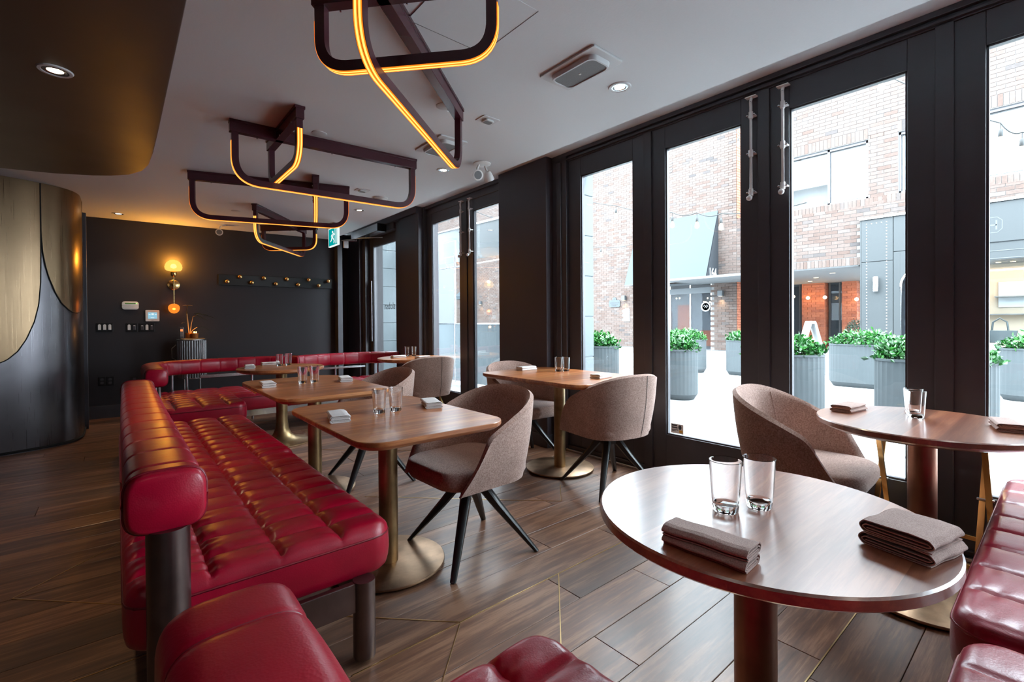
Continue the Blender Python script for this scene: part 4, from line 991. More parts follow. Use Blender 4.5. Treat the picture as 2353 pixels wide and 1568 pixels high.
pn = thing('potted_plant', 'thin stemmed plant with drooping dark leaves in a small pot on the pedestal', 'plant', (.74, 7.64, 1.0145))
MB().lathe([(.036, 0), (.046, .075), (.042, .075), (.038, .06), (0, .058)], 24, cap=False).build('pot', 'amber_glass', pn, 50)
MB().tube([(0, 0, .05), (-.012, 0, .2), (-.022, 0, .33), (-.015, 0, .44)], .008, 8).build('stem', 'stem_gold', pn, 50)
MB().tube([(.01, 0, .05), (.025, 0, .18), (.045, -.01, .29), (.10, -.02, .325)], .0045, 8).build('stem', 'stem_gold', pn, 50)
MB().tube([(.01, 0, .05), (.04, 0, .11), (.09, -.02, .15)], .004, 8).build('stem', 'stem_gold', pn, 50)
def blade(a, b, w, droop):
    m = MB(); A = Vector(a); B = Vector(b); d = (B-A); s = Vector((0, 1, 0)).cross(d).normalized()*0+Vector((0, w, 0)); v = []
    for i in range(7):
        t = i/6; c = A+d*t+Vector((0, 0, -droop*t*t)); ww = sin(pi*(.08+.92*t))**.8; v += [tuple(c-s*ww), tuple(c+Vector((0, 0, .006*ww))), tuple(c+s*ww)]
    return m.add(v, [f for i in range(6) for f in ((3*i, 3*i+1, 3*i+4, 3*i+3), (3*i+1, 3*i+2, 3*i+5, 3*i+4))])
for a, b, w, dr_ in (((.06, -.01, .325), (.30, -.04, .36), .05, .10), ((.05, 0, .33), (.22, .07, .37), .045, .08), ((.09, -.02, .15), (.25, -.05, .17), .032, .08), ((-.02, 0, .2), (-.09, -.03, .23), .02, .03), ((.06, -.02, .31), (.19, -.10, .30), .04, .06)):
    blade(a, b, w, dr_).build('leaf', 'leaf_dark', pn, 60)
for a in range(5):
    t = a*1.256; blade((-.015, 0, .44), (-.015+.065*cos(t), .065*sin(t), .455), .014, .02).build('leaf', 'stem_gold', pn, 60)
ph = thing('cordless_phone', 'dark cordless phone standing at the left of the pedestal top', 'phone', (.655, 7.60, 1.0045))
MB().box(-.028, .028, -.03, .03, 0, .02).build('charging_base', 'blackwood', ph, 0, .005); MB().box(-.022, .022, -.011, .011, .016, .165).build('handset', 'frame', ph, 0, .006)
MB().box(-.014, .014, -.0125, -.010, .105, .135).build('screen', emit('phone_screen', (1., .25, .08), 1.2), ph, 0)
for i in range(12): MB().box(-.014+.011*(i % 3), -.006+.011*(i % 3), -.0125, -.010, .04+.014*(i//3), .049+.014*(i//3)).build('key', 'grey_mesh', ph, 0)
cb = MB().tube([(.60, 7.70, .93), (.555, 7.72, .88), (.56, 7.76, .75), (.60, 7.74, .73), (.555, 7.72, .68), (.55, 7.80, .5), (.56, 7.92, .05)], .004, 6).build('power_cable', 'cable_white', None, 60); tag(cb, 'pale loose power cable hanging beside the fluted pedestal', 'cable')
st = MB().box(-.0008, .0008, -.052, .052, -.037, .037).build('door_sticker', 'white_plastic', None, 0, 0, (XW+.022, 1.945, .378)); tag(st, 'small security sticker low on the door pane', 'sticker')
for y0, y1, z0, z1 in ((0, .044, .018, .030), (-.004, .044, .002, .012), (-.01, .046, -.012, -.007), (.01, .046, -.020, -.016)): MB().box(-.0014, -.0007, y0, y1, z0, z1).build('print', 'print_dark', st, 0)
MB().prism([(-.024+.013*cos(a*pi/8), .012+.018*sin(a*pi/8)) for a in range(16)], .0008, .0015, Matrix(((0, 0, -1, 0), (1, 0, 0, 0), (0, 1, 0, 0), (0, 0, 0, 1)))).build('print', 'print_dark', st, 0)
MB().box(-.0015, -.0008, -.046, -.018, -.028, -.008).build('print', 'yellow', st, 0)
# ================================================================== STREET
pav = struct(MB().box(3.36, 34, -12, 40, -.2, -.035).build('pavement', 'paving', None, 0))
for i in range(6):
    for j in range(9):
        x0 = 3.40+i*1.2; y0 = -2.2+j*.9+(.45 if i % 2 else 0)
        MB().box(-.597, .597, -.447, .447, -.03, random.uniform(-.003, 0)).build('paving_slab', 'paving', pav, 0, .004, (x0+.6, y0+.45, -.01), None, 1)
struct(MB().box(10.6, 34, -12, 40, -.04, -.012).build('ground', 'paving', None, 0))
# stone piers of our own building outside the doors
pr = sthing('pillar_3')
MB().box(3.46, 3.81, 3.23, 3.94, 0, 2.9).build('stone_core', 'stone_dark', pr, 0)
for k in range(7): MB().box(3.455, 3.818, 3.222, 3.948, .012+k*.415, .415+k*.415).build('stone_slab', 'stone_dark', pr, 0, .006)
pw2 = sthing('wall_entrance')
MB().box(3.45, 5.1, 9.75, 10.1, 0, 3.2).build('stone_core', 'stone_dark', pw2, 0)
for k in range(8):
    for x0 in (3.46, 4.28): MB().box(x0, x0+.81, 9.735, 9.76, .01+k*.4, .40+k*.4).build('stone_slab', 'stone_dark', pw2, 0, .006)
BL, BH = .305, .102
def bricks(rects, holes, place, n_ind, pick, parent, mat='brick', seed=0, proud=.014, solid=True):
    """running-bond bricks on a plane; place(y, z, d) -> world; the picked ones are single parts, the rest one mesh"""
    rg = np.random.default_rng(seed); V = []; Fc = []; A = []; ind = []
    for (y0, y1, z0, z1) in rects:
        for r in range(int(round((z1-z0)/BH))):
            zc = z0+r*BH; y = y0-(BL/2 if (r % 2) else 0)
            while y < y1-.02:
                a, b = max(y, y0)+.005, min(y+BL, y1)-.005; y += BL
                if b-a < .03: continue
                if any(h[0] < (a+b)/2 < h[1] and h[2] < zc+BH/2 < h[3] for h in holes): continue
                full = abs(b-a-(BL-.01)) < 1e-4
                if full and len(ind) < n_ind and pick((a+b)/2, zc): ind.append(((a+b)/2, zc+BH/2)); continue
                o = len(V); d = proud+rg.uniform(-.003, .003)
                for dd in (0., d):
                    for yy, zz in ((a, zc+.005), (b, zc+.005), (b, zc+BH-.005), (a, zc+BH-.005)): V.append(place(yy, zz, dd))
                Fc += [(o+4, o+5, o+6, o+7), (o, o+1, o+5, o+4), (o+1, o+2, o+6, o+5), (o+2, o+3, o+7, o+6), (o+3, o, o+4, o+7)]; A += [rg.random()]*5
    m = MB(); m.v = V; m.f = Fc; o = m.build('brickwork', mat, parent, 0, 0, None, A); o['kind'] = 'stuff'
    me = None
    for (y, z) in ind:
        c = Vector(place(y, z, 0))
        if me is None:
            mm = MB()
            for dd in (0., proud):
                for yy, zz in ((-BL/2+.005, -BH/2+.005), (BL/2-.005, -BH/2+.005), (BL/2-.005, BH/2-.005), (-BL/2+.005, BH/2-.005)): mm.v.append(tuple(Vector(place(y+yy, z+zz, dd))-c))
            mm.f = [(4, 5, 6, 7), (0, 1, 5, 4), (1, 2, 6, 5), (2, 3, 7, 6), (3, 0, 4, 7)]
            bo = mm.build('brick', mat, parent, 0, 0, c); me = bo.data
        else:
            bo = bpy.data.objects.new('brick', me); COL.objects.link(bo); bo.parent = parent; bo.location = c
def soldier(parent, X, y0, y1, z0, z1, mat='brick', w=.098, proud=.016):
    V = []; Fc = []; A = []; y = y0; rg = np.random.default_rng(3)
    while y < y1-.03:
        o = len(V); a, b = y+.005, min(y+w, y1)-.005; y += w
        for dd in (0, proud):
            for yy, zz in ((a, z0+.005), (b, z0+.005), (b, z1-.005), (a, z1-.005)): V.append((X-dd, yy, zz))
        Fc += [(o+7, o+6, o+5, o+4), (o+4, o+5, o+1, o), (o+5, o+6, o+2, o+1), (o+6, o+7, o+3, o+2), (o+7, o+4, o, o+3)]; A += [rg.random()]*5
    m = MB(); m.v = V; m.f = Fc; q = m.build('soldier_course', mat, parent, 0, 0, None, A); q['kind'] = 'stuff'
XA = 18.62; XB = 16.0
# --- brick building with the slate awning
ba = thing('brick_building', 'pale brown brick building with the slate awning numbered 164', 'building', (XA, 9, 0), 0)
ba_o = Vector((XA, 9, 0))
bp = thing  # alias kept short
def loc_a(y, z, d): return (-d, y-9, z)
wa = MB()
for y0, y1, z0, z1 in ((8.48, 9.5, 0, 9), (9.5, 13.1, 2.75, 9), (13.1, 31, 0, 9), (6.2, 8.48, 3.05, 5.2)): wa.box(0, .5, y0-9, y1-9, z0, z1)
wa.box(.0, 2.6, 8.48-9, 8.9-9, 0, 3.05); wa.box(0, 2.6, 8.48-9, 8.9-9, 5.2, 9)
wa.build('wall', 'mortar', ba, 0)
bricks([(8.48, 31, 0.02, 8.95), (6.2, 8.48, 3.06, 5.2)], [(9.5, 13.1, 0, 2.75), (13.52, 13.83, 1.2, 1.8)], loc_a, 280, lambda y, z: 8.5 < y < 11.4 and z > 5.4, ba, 'brick', 1)
bricks([(0, 2.5, .02, 3.0), (0, 2.5, 5.22, 8.9)], [], lambda y, z, d: (y, 8.48-9-d, z), 0, lambda y, z: False, ba, 'brick_red', 2)
MB().box(2.55, 2.7, 5.9-9, 8.6-9, 2.82, 9).box(2.55, 2.7, 7.7-9, 8.6-9, 0, 2.82).build('recess_wall', 'mortar', ba, 0)
lv = MB()
for k in range(4): lv.box(-.03, .02, 11.25-9, 11.85-9, 7.70+k*.125, 7.765+k*.125)
lv.build('louvre', 'shop_dark', ba, 0)
# doorway under the awning
MB().box(.35, .5, 9.4-9, 13.2-9, 0, 2.8).build('lobby_wall', 'room_dark', ba, 0)
for y in (9.5, 10.42, 11.36, 12.25, 13.04): MB().box(.02, .09, y-9, y-9+.06, 0, 2.75).build('door_post', 'chrome', ba, 0, .004)
MB().box(.01, .10, 9.5-9, 13.1-9, 2.35, 2.60).build('door_head', 'shop_dark', ba, 0, .004)
MB().box(.03, .05, 9.55-9, 13.05-9, .05, 2.36).build('door_glazing', 'pane_dark', ba, 0)
for y0, y1, z0, z1 in ((10.6, 11.2, .35, 1.9), (11.5, 12.2, .5, 1.6), (9.62, 10.2, .15, .8)): MB().box(.30, .34, y0-9, y1-9, z0, z1).build('display_panel', 'brick_red', ba, 0)
e = MB().lathe([(.17, 0), (.20, .012), (.20, .022), (.155, .022), (.155, 0)], 40, M=Matrix.Translation((.0, 9.75-9, 1.79)) @ Matrix.Rotation(-pi/2, 4, 'Y')); e.build('round_emblem', 'print_white', ba, 30)
for yy, zz in ((-.05, .03), (.05, .03), (.0, -.02)): MB().tube([(-.012, 9.75-9+yy-.05, 1.79+zz-.04), (-.012, 9.75-9+yy, 1.79+zz+.05), (-.012, 9.75-9+yy+.05, 1.79+zz-.03)], .008, 6).build('emblem_stroke', 'print_white', ba, 50)
for k, (y, z) in enumerate(((9.62, 2.12), (9.78, 2.15), (9.68, 1.98), (9.86, 1.99), (9.94, 2.0), (9.60, 2.0), (11.2, 2.2), (11.05, 2.2))):
    MB().lathe([(0, -.04), (.03, -.02), (.03, .02), (0, .04)], 10, (.2, y-9, z), cap=False).build('lobby_bulb', 'bulb_ext', ba, 60)
# awning
aw = thing('awning', 'slate canvas shop awning marked 164 on the opposite brick facade', 'awning', (XA-.02, 11.1, 0))
y0, y1 = 9.21-11.1, 13.02-11.1; pz = -1.03
MB().add([(0, y0, 5.65), (0, y1, 5.65), (pz, y1, 2.84), (pz, y0, 2.84), (.0, y0, 5.60), (.0, y1, 5.60), (pz+.03, y1, 2.84), (pz+.03, y0, 2.84)], [(0, 3, 2, 1), (4, 5, 6, 7), (0, 1, 5, 4), (3, 7, 6, 2), (0, 4, 7, 3), (1, 2, 6, 5)]).build('front_canvas', 'awning', aw, 0)
for y in (y0, y1): MB().add([(0, y, 5.65), (pz, y, 2.84), (0, y, 2.82), (0, y+.012, 5.65), (pz, y+.012, 2.84), (0, y+.012, 2.82)], [(0, 1, 2), (5, 4, 3), (0, 3, 4, 1), (1, 4, 5, 2), (2, 5, 3, 0)]).build('side_canvas', 'awning_side', aw, 0)
MB().box(pz, pz+.04, y0, y1, 2.80, 2.84).build('front_bar', 'shop_dark', aw, 0)
MB().box(-.06, -.0, y0, y1, 2.72, 2.82).build('rear_bar', 'shop_dark', aw, 0)
tx = bpy.data.curves.new('awning_number', 'FONT'); tx.body = '164'; tx.size = .54; tx.extrude = .004; tx.space_character = .95; tx.align_x = 'CENTER'; tx.offset = .008
to = text_mesh('awning_number', tx, 'print_white'); to.parent = aw
to.matrix_local = Matrix(((.80, 0, 0, -.47), (0, 0, -1, y0-.006), (0, 1, 0, 2.92), (0, 0, 0, 1)))
def box_lamp(y, z, label):
    t = thing('wall_lamp', label, 'lamp', (XA-.01, y, z), 0, 'black facade lamps')
    MB().box(-.20, -.05, -.095, .095, -.11, .11).build('housing', 'shop_dark', t, 0, .004); MB().box(-.06, 0, -.03, .03, -.05, .05).build('bracket', 'shop_dark', t, 0)
    MB().box(-.17, -.08, -.06, .06, -.118, -.109).build('lamp_face', 'bulb_ext', t, 0)
    lamp('SPOT', 'lamp_beam', (-.12, 0, -.14), 60, (1, .7, .35), t, spot_size=radians(100), spot_blend=.8, shadow_soft_size=.05)
box_lamp(9.07, 2.30, 'black box lamp on the brick pier right of the awning'); box_lamp(13.75, 2.32, 'black box lamp on the brick wall left of the awning')
box_lamp(25.3, 2.5, 'black box lamp on the brick seen through the far doors')
pq = thing('wall_plaque', 'grey shaped plaque on the brick wall left of the awning', 'plaque', (XA-.02, 14.37, 2.09))
MB().prism([(-.33, -.14), (-.27, -.19), (.27, -.19), (.33, -.14), (.33, .10), (.27, .15), (.11, .15), (.11, .22), (.06, .29), (-.06, .29), (-.11, .22), (-.11, .15), (-.27, .15), (-.33, .10)], 0, .04, Matrix(((0, 0, -1, 0), (-1, 0, 0, 0), (0, 1, 0, 0), (0, 0, 0, 1)))).build('plate', 'concrete', pq, 0, .006)
for z, w in ((.03, .26), (-.06, .2), (-.11, .10), (.20, .04)): MB().box(-.045, -.039, -w, w, z-.02, z+.02).build('relief_line', 'shop_panel', pq, 0)
ns = thing('notice_sign', 'white no smoking notice under the lamp left of the awning', 'sign', (XA-.02, 13.67, 1.50))
MB().box(-.03, 0, -.175, .175, -.29, .29).build('board', 'print_white', ns, 0, .002)
MB().lathe([(.095, 0), (.115, .0), (.115, .004), (.095, .004)], 28, M=Matrix.Translation((-.031, 0, .10)) @ Matrix.Rotation(-pi/2, 4, 'Y'), cap=False).build('prohibition_ring', 'print_dark', ns, 0)
MB().box(-.036, -.031, -.07, .07, .09, .11).build('cigarette_mark', 'print_dark', ns, 0)
MB().box(-.037, -.032, -.10, .10, -.009, .009, Matrix.Translation((0, 0, .10)) @ Matrix.Rotation(-.78, 4, 'X')).build('prohibition_bar', 'sign_red', ns, 0)
for z in (-.10, -.14, -.18, -.22): MB().box(-.034, -.030, -.12, .12, z, z+.015).build('text_line', 'awning', ns, 0)
# --- brick building with windows above the grey shop front
bb_ = thing('brick_building', 'brick building with large white blind windows above the grey shop front', 'building', (XB, 3, 0))
def loc_b(y, z, d): return (-d, y-3, z)
wbm = MB()
for y0, y1, z0, z1 in ((-5, 6.3, 6.2, 10), (-5, 6.3, 2.74, 4.58), (5.92, 6.3, 4.5, 6.3), (3.01, 3.67, 4.5, 6.3), (-5, -.4, 4.5, 6.3)): wbm.box(0, .45, y0-3, y1-3, z0, z1)
wbm.build('wall', 'mortar', bb_, 0)
bricks([(-4, 6.3, 6.50, 9.9), (-4, 6.3, 2.98, 4.36), (3.01, 3.67, 4.36, 6.5), (5.92, 6.3, 4.36, 6.5)], [(-5, 3.78, 0, 3.99)], loc_b, 290, lambda y, z: (2.6 < y < 5.7 and z < 8.4) or (.5 < y < 1.4 and 6.2 < z < 8.4), bb_, 'brick', 4)
soldier(bb_, XB-XB, 2.98-3+.69, 5.95-3, 6.21, 6.50); soldier(bb_, 0, -.4-3, 3.03-3, 6.21, 6.50); soldier(bb_, 0, -4-3, 6.3-3, 4.37, 4.58); soldier(bb_, 0, 3.8-3, 6.3-3, 2.75, 2.97)
def bwin(y0, y1, mull, low=None):
    f = MB()
    f.box(.06, .16, y0, y1, 6.13, 6.20); f.box(.06, .16, y0, y1, 4.58, 4.63)
    for y in (y0, y1-.05)+tuple(mull): f.box(.06, .16, y, y+.06, 4.58, 6.2)
    w = f.build('window', 'frame', bb_, 0, 0)
    ys = [y0]+list(mull)+[y1-.05]
    for a, b in zip(ys, ys[1:]):
        MB().box(.10, .11, a+.06, b, 4.63, 6.13).build('pane', 'pane', w, 0)
        zl = 5.22 if (low is not None and a >= low) else 4.66
        MB().box(.15, .17, a+.07, b-.01, zl, 6.10).build('blind', 'blind', w, 0)
    MB().box(.6, .7, y0-.2, y1+.2, 4.3, 6.5).build('room_wall', 'room_dark', w, 0)
bwin(3.67-3, 5.92-3, (4.60-3,), 4.5-3); bwin(-.4-3, 3.01-3, (1.40-3,))
ld = MB().lathe([(.16, 0), (.19, -.20), (.185, -.20), (.155, 0)], 24, (.40, 5.1-3, 4.92), cap=False); ld.build('room_lamp', 'bulb_ext', bb_, 50)
# --- grey riveted shop front
sf = thing('metal_storefront', 'grey riveted metal shop front with arched opening and display window', 'shop front', (XB-.06, 1, 0))
def P_(y0, y1, z0, z1, nm='panel', mt='shop_panel', x0=-.05, x1=0.): return MB().box(x0, x1, y0-1, y1-1, z0, z1).build(nm, mt, sf, 0, .004)
P_(3.105, 3.81, 2.80, 3.95); P_(3.105, 3.81, 0, 2.785); P_(-3, 3.09, 3.02, 3.95)
P_(2.945, 3.09, 0, 3.005); P_(1.44, 1.95, 0, 3.005); P_(-3, .60, 0, .6)
P_(-3, 3.84, 3.955, 4.02, 'cornice', 'chrome', -.10, .06); P_(3.08, 3.82, 0, 3.95, 'backing', 'shop_dark', 0, .06); P_(-3, 3.1, 2.99, 3.95, 'backing', 'shop_dark', 0, .06); P_(1.43, 1.96, 0, 3.0, 'backing', 'shop_dark', 0, .06)
MB().box(-.05, .9, 3.80-1, 3.83-1, 0, 3.95).build('side_panel', 'shop_panel', sf, 0)
# arched head of the opening
ar = []; cy, rr, z0 = 2.445, .50, 2.08
arc = [(cy+rr*cos(pi*i/20), z0+rr*sin(pi*i/20)) for i in range(21)]
out = [(2.945-1, 3.005), (2.945-1, z0)]+[(a-1, b) for a, b in arc]+[(1.945-1, z0), (1.945-1, 3.005)]
MB().prism(out, -.0, .05, Matrix(((0, 0, -1, 0), (1, 0, 0, 0), (0, 1, 0, 0), (0, 0, 0, 1)))).build('arch_panel', 'shop_panel', sf, 0)
MB().tube([(-.03, 2.945-1, 0)]+[(-.03, a-1, b) for a, b in arc]+[(-.03, 1.945-1, 0)], .03, 8).build('arch_trim', 'chrome', sf, 50)
P_(1.9, 3.0, 0, 2.7, 'arch_door', 'pane_dark', .10, .12); P_(1.9, 3.0, 0, 2.7, 'inner_wall', 'shop_cream', .9, .95)
rv = MB()
for y in (3.68, 3.24):
    for k in range(46): rv.lathe([(.017, 0), (.012, .010), (0, .013)], 6, M=Matrix.Translation((-.05, y-1, .15+k*.082)) @ Matrix.Rotation(-pi/2, 4, 'Y'), cap=False)
for k in range(5): rv.lathe([(.017, 0), (.012, .010), (0, .013)], 6, M=Matrix.Translation((-.05, 3.24-1+k*.11, 3.84)) @ Matrix.Rotation(-pi/2, 4, 'Y'), cap=False)
q = rv.build('rivets', 'chrome', sf, 60); q['kind'] = 'stuff'
# display window
P_(-3, 1.44, 2.60, 3.0, 'sign_band', 'shop_panel', -.02, .02)
for z in (2.62, 2.80): P_(-3, 1.44, z, z+.02, 'band_line', 'shop_dark', -.03, 0)
for y in (1.38, .66, -.2, -1.2): P_(y, y+.06, .6, 2.6, 'window_mullion', 'chrome', -.03, .03)
P_(-3, 1.44, 2.33, 2.37, 'window_transom', 'chrome', -.03, .03)
P_(-3, 1.38, .6, 2.6, 'display_glass', 'pane', -.005, .005)
P_(-3, 1.44, .55, .62, 'display_floor', 'shop_cream', 0, 1.6); P_(-3, 1.44, .55, 2.9, 'display_wall', 'shop_cream', 1.55, 1.6); P_(-3, 1.5, 2.62, 2.7, 'display_ceiling', 'white_paint', .02, 1.6)
for z, w in ((1.30, 1.2), (1.75, 1.0)): P_(.30, .30+w, z, z+.03, 'shelf', 'white_paint', 1.2, 1.55)
P_(.75, 1.25, 1.5, 2.15, 'picture', 'blind', 1.50, 1.54)
for y, z in ((1.2, 2.60), (.95, 2.60), (.6, 2.6)): MB().lathe([(0, -.004), (.05, -.004)], 14, (.8, y-1, z), cap=False).build('display_lamp', 'bulb_ext', sf, 0)
lamp('AREA', 'display_light', (.7, -.2, 2.55), 60, (1, .78, .52), sf, size=1.5)
bg = thing('handbag', 'black tote bag in the shop window across the street', 'bag', (XB+.45, 1.15, .62))
MB().rings([[(-.12, -.24, .0), (.12, -.24, 0), (.12, .24, 0), (-.12, .24, 0)], [(-.10, -.30, .30), (.10, -.30, .30), (.10, .30, .30), (-.10, .30, .30)]]).build('body', 'bag', bg, 0, .01)
for s in (-.08, .08): MB().tube([(s, -.14, .30), (s, -.12, .50), (s, 0, .60), (s, .12, .50), (s, .14, .30)], .014, 8).build('handle', 'bag', bg, 50)
lg = thing('shop_emblem', 'octagonal sign emblem with a sideways letter on the grey shop front', 'sign', (XB-.10, 1.30, 3.42))
oc = [(-.22, -.10), (-.22, .10), (-.14, .18), (.14, .18), (.22, .10), (.22, -.10), (.14, -.18), (-.14, -.18)]
MB().tube([(0, a, b) for a, b in oc], .014, 6, True, (1, 0, 0)).build('octagon_outline', 'shop_dark', lg, 0)
MB().box(-.012, .012, -.13, .13, -.014, .014).build('letter_stem', 'shop_dark', lg, 0); MB().box(-.012, .012, -.14, -.112, -.11, .11).build('letter_bar', 'shop_dark', lg, 0); MB().box(-.012, .012, .112, .14, -.11, .11).build('letter_bar', 'shop_dark', lg, 0)
for y, x, lab in ((3.46, XB-.14, 'silver cylinder wall lamp on the riveted grey panel'), (3.90, XB+.5, 'silver cylinder wall lamp at the edge of the lobby')):
    t = thing('wall_lamp', lab, 'lamp', (x, y, 2.17), 0, 'silver cylinder lamps')
    MB().lathe([(.062, -.20), (.066, -.195), (.066, .195), (.062, .20)], 24, (-.06, 0, 0)).build('cylinder', 'chrome', t, 40); MB().box(-.02, .06, -.03, .03, -.06, .06).build('bracket', 'shop_dark', t, 0)
# --- open lobby under the brick building
lb = thing('entrance_lobby', 'warm lit brick lobby recessed under the building across the street', 'lobby', (XB+.5, 5.5, 0))
MB().box(-.48, 8, -1.6, 4.5, 2.72, 2.8).build('lobby_ceiling', 'white_paint', lb, 0)
for y0, y1 in ((6.50, 7.32), (5.42, 5.90)):
    MB().box(5.5, 6.0, y0-5.5, y1-5.5, 0, 2.72).build('brick_pier', 'brick_red', lb, 0)
    bricks([(y0, y1, 0, 2.70)], [], lambda y, z, d: (5.5-d, y-5.5, z), 0, lambda y, z: False, lb, 'brick_red', 6)
    bricks([(5.5, 6.0, 0, 2.70)], [], lambda y, z, d, y0=y0: (y, y0-5.5-d, z), 0, lambda y, z: False, lb, 'brick_red', 7)
MB().box(7.2, 7.3, -1.6, 4.5, 0, 2.72).build('lobby_wall', 'room_dark', lb, 0)
for y in (3.9, 4.6, 5.2, 6.05, 6.4, 7.5, 8.2): MB().box(5.9, 5.96, y-5.5, y-5.44, 0, 2.72).build('glazing_post', 'shop_dark', lb, 0)
MB().box(5.92, 5.93, -1.6, 4.5, 0, 2.72).build('lobby_glazing', 'pane_dark', lb, 0)
for y, z, c in ((6.1, 1.35, 'stone_dark'), (4.9, 1.3, 'shop_cream')): MB().box(6.6, 6.65, y-5.5-.3, y-5.5+.3, z-.5, z+.5).build('wall_panel', c, lb, 0)
for x, y in ((1.2, 5.0), (2.6, 5.9), (3.5, 4.6), (1.8, 6.6), (4.2, 6.6)): MB().lathe([(0, -.005), (.08, -.005)], 16, (x, y-5.5, 2.72), cap=False).build('downlight', 'bulb_ext', lb, 0)
for i, (y, z) in enumerate(((7.05, 2.12), (6.44, 2.12), (5.38, 2.0), (7.6, 2.2))):
    MB().lathe([(0, -.075), (.05, -.05), (.075, 0), (.05, .05), (0, .075)], 16, (5.36, y-5.5, z), cap=False).build('globe_lamp', 'bulb_ext', lb, 60)
    lamp('POINT', 'lobby_glow', (5.1, y-5.5, z), 12, (1, .55, .2), lb, shadow_soft_size=.08)
bx = MB()
def foliage(cx, cy, rx, ry, h, n, z0=0., sz=.045, seed=0, attr=None):
    rg = np.random.default_rng(seed); V = []; Fc = []; A = []
    for _ in range(n):
        a = rg.uniform(0, 2*pi); rr = sqrt(rg.random()); top = sqrt(max(0, 1-rr**2.6)); zz = (rg.random()**.45)*top
        p = Vector((cx+rx*rr*cos(a)*(1+.12*rg.normal()), cy+ry*rr*sin(a)*(1+.08*rg.normal()), z0+h*zz*(1+.12*rg.normal())))
        d = Vector((rg.normal(), rg.normal(), abs(rg.normal())*.7+.25)).normalized(); s = d.cross(Vector((rg.normal(), rg.normal(), rg.normal()))).normalized(); L = sz*rg.uniform(.6, 1.25); w = L*.30
        nn = d.cross(s)*w*.35; o = len(V)
        for q in (p, p+d*L*.5+s*w+nn, p+d*L, p+d*L*.5-s*w+nn): V.append(tuple(q))
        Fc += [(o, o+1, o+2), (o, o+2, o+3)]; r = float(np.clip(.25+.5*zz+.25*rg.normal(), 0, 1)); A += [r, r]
    m = MB(); m.v = V; m.f = Fc; return m, A
def stadium(L, w, n=10):
    r = w/2; o = []
    for sgn, a0 in ((1, 0), (-1, pi)):
        for i in range(n+1): a = a0+pi*i/n; o.append((r*cos(a), sgn*(L/2-r)+r*sin(a)))
    return o
def planter(c, L, label, seed, w=.52, n=1500):
    t = thing('planter', label, 'planter', (*c, -.01), 0, 'fluted grey planters')
    R = []
    pts = stadium(L, w, 14); dense = resample([(x, y, 0) for x, y in pts]+[(pts[0][0], pts[0][1], 0)], .02)[0][:-1]
    def ring(z, k, fl):
        o = []
        for i, p in enumerate(dense):
            f = 1-(fl*(.5-.5*cos(2*pi*i/3.)) if fl else 0); o.append((p.x*k*f, (p.y-math.copysign(min(abs(p.y), L/2-w/2), p.y))*k*f+math.copysign(min(abs(p.y), L/2-w/2), p.y)*(1 if k > .9 else .97), z))
        return o
    for z, k, fl in ((0, .78, 0), (.005, .80, 0), (.085, .985, 0), (.10, 1., .035), (.745, 1., .035), (.75, 1.01, 0), (.775, 1.01, 0), (.775, .93, 0), (.70, .92, 0)): R.append(ring(z, k, fl))
    MB().rings(R).build('pot', 'concrete', t, 25)
    MB().prism([(x*.9, y*.95) for x, y in pts], .60, .73).build('soil', 'soil', t, 0)
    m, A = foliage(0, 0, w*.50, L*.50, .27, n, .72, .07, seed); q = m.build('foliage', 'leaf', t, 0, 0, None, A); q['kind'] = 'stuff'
    rg = random.Random(seed)
    for k in range(5):
        x, y = rg.uniform(-.1, .1), rg.uniform(-L*.3, L*.3); MB().tube([(x, y, .70), (x*1.4, y*1.1, .88)], .006, 5).build('stem', 'soil', t, 50)
for i, (c, L, lab) in enumerate((((6.76, 5.70), 1.0, 'boxwood planter seen through the narrow first door pane'), ((6.76, 4.20), 1.0, 'nearer boxwood planter seen below the awning through the second door pane'),
                 ((6.76, 2.49), .98, 'boxwood planter at the left of the third door pane, near the glass'), ((6.76, .98), 1.02, 'boxwood planter at the right of the third door pane, near the glass'),
                 ((10.5, 6.02), 1.0, 'farther boxwood planter seen below the awning through the second door pane'), ((10.7, 4.6), 1.0, 'far boxwood planter in front of the lobby pier, at the pane edge'),
                 ((10.3, 2.40), 1.12, 'long boxwood planter in front of the grey shop front, mid street'), ((10.3, .20), 1.1, 'far boxwood planter at the right picture edge before the display window'),
                 ((6.76, -.62), 1.0, 'boxwood planter partly outside the right picture edge'))):
    planter(c, L, lab, 10+i, n=1700 if c[0] < 8 else 1200)
sh = thing('ball_shrub', 'round clipped shrub beside the lobby pier', 'shrub', (17.8, 4.35, 0))
MB().lathe([(.16, 0), (.22, .38), (.20, .38), (.18, .33), (0, .33)], 24, cap=False).build('pot', 'shop_dark', sh, 40)
MB().cyl((0, 0), .02, .3, .8, 8).build('stem', 'soil', sh, 50)
m, A = foliage(0, 0, .30, .30, .42, 700, .75, .06, 77); q = m.build('foliage', 'leaf_dark', sh, 0); q['kind'] = 'stuff'
m, A = foliage(0, 0, .30, .30, -.32, 500, .76, .06, 78); q = m.build('foliage', 'leaf_dark', sh, 0); q['kind'] = 'stuff'
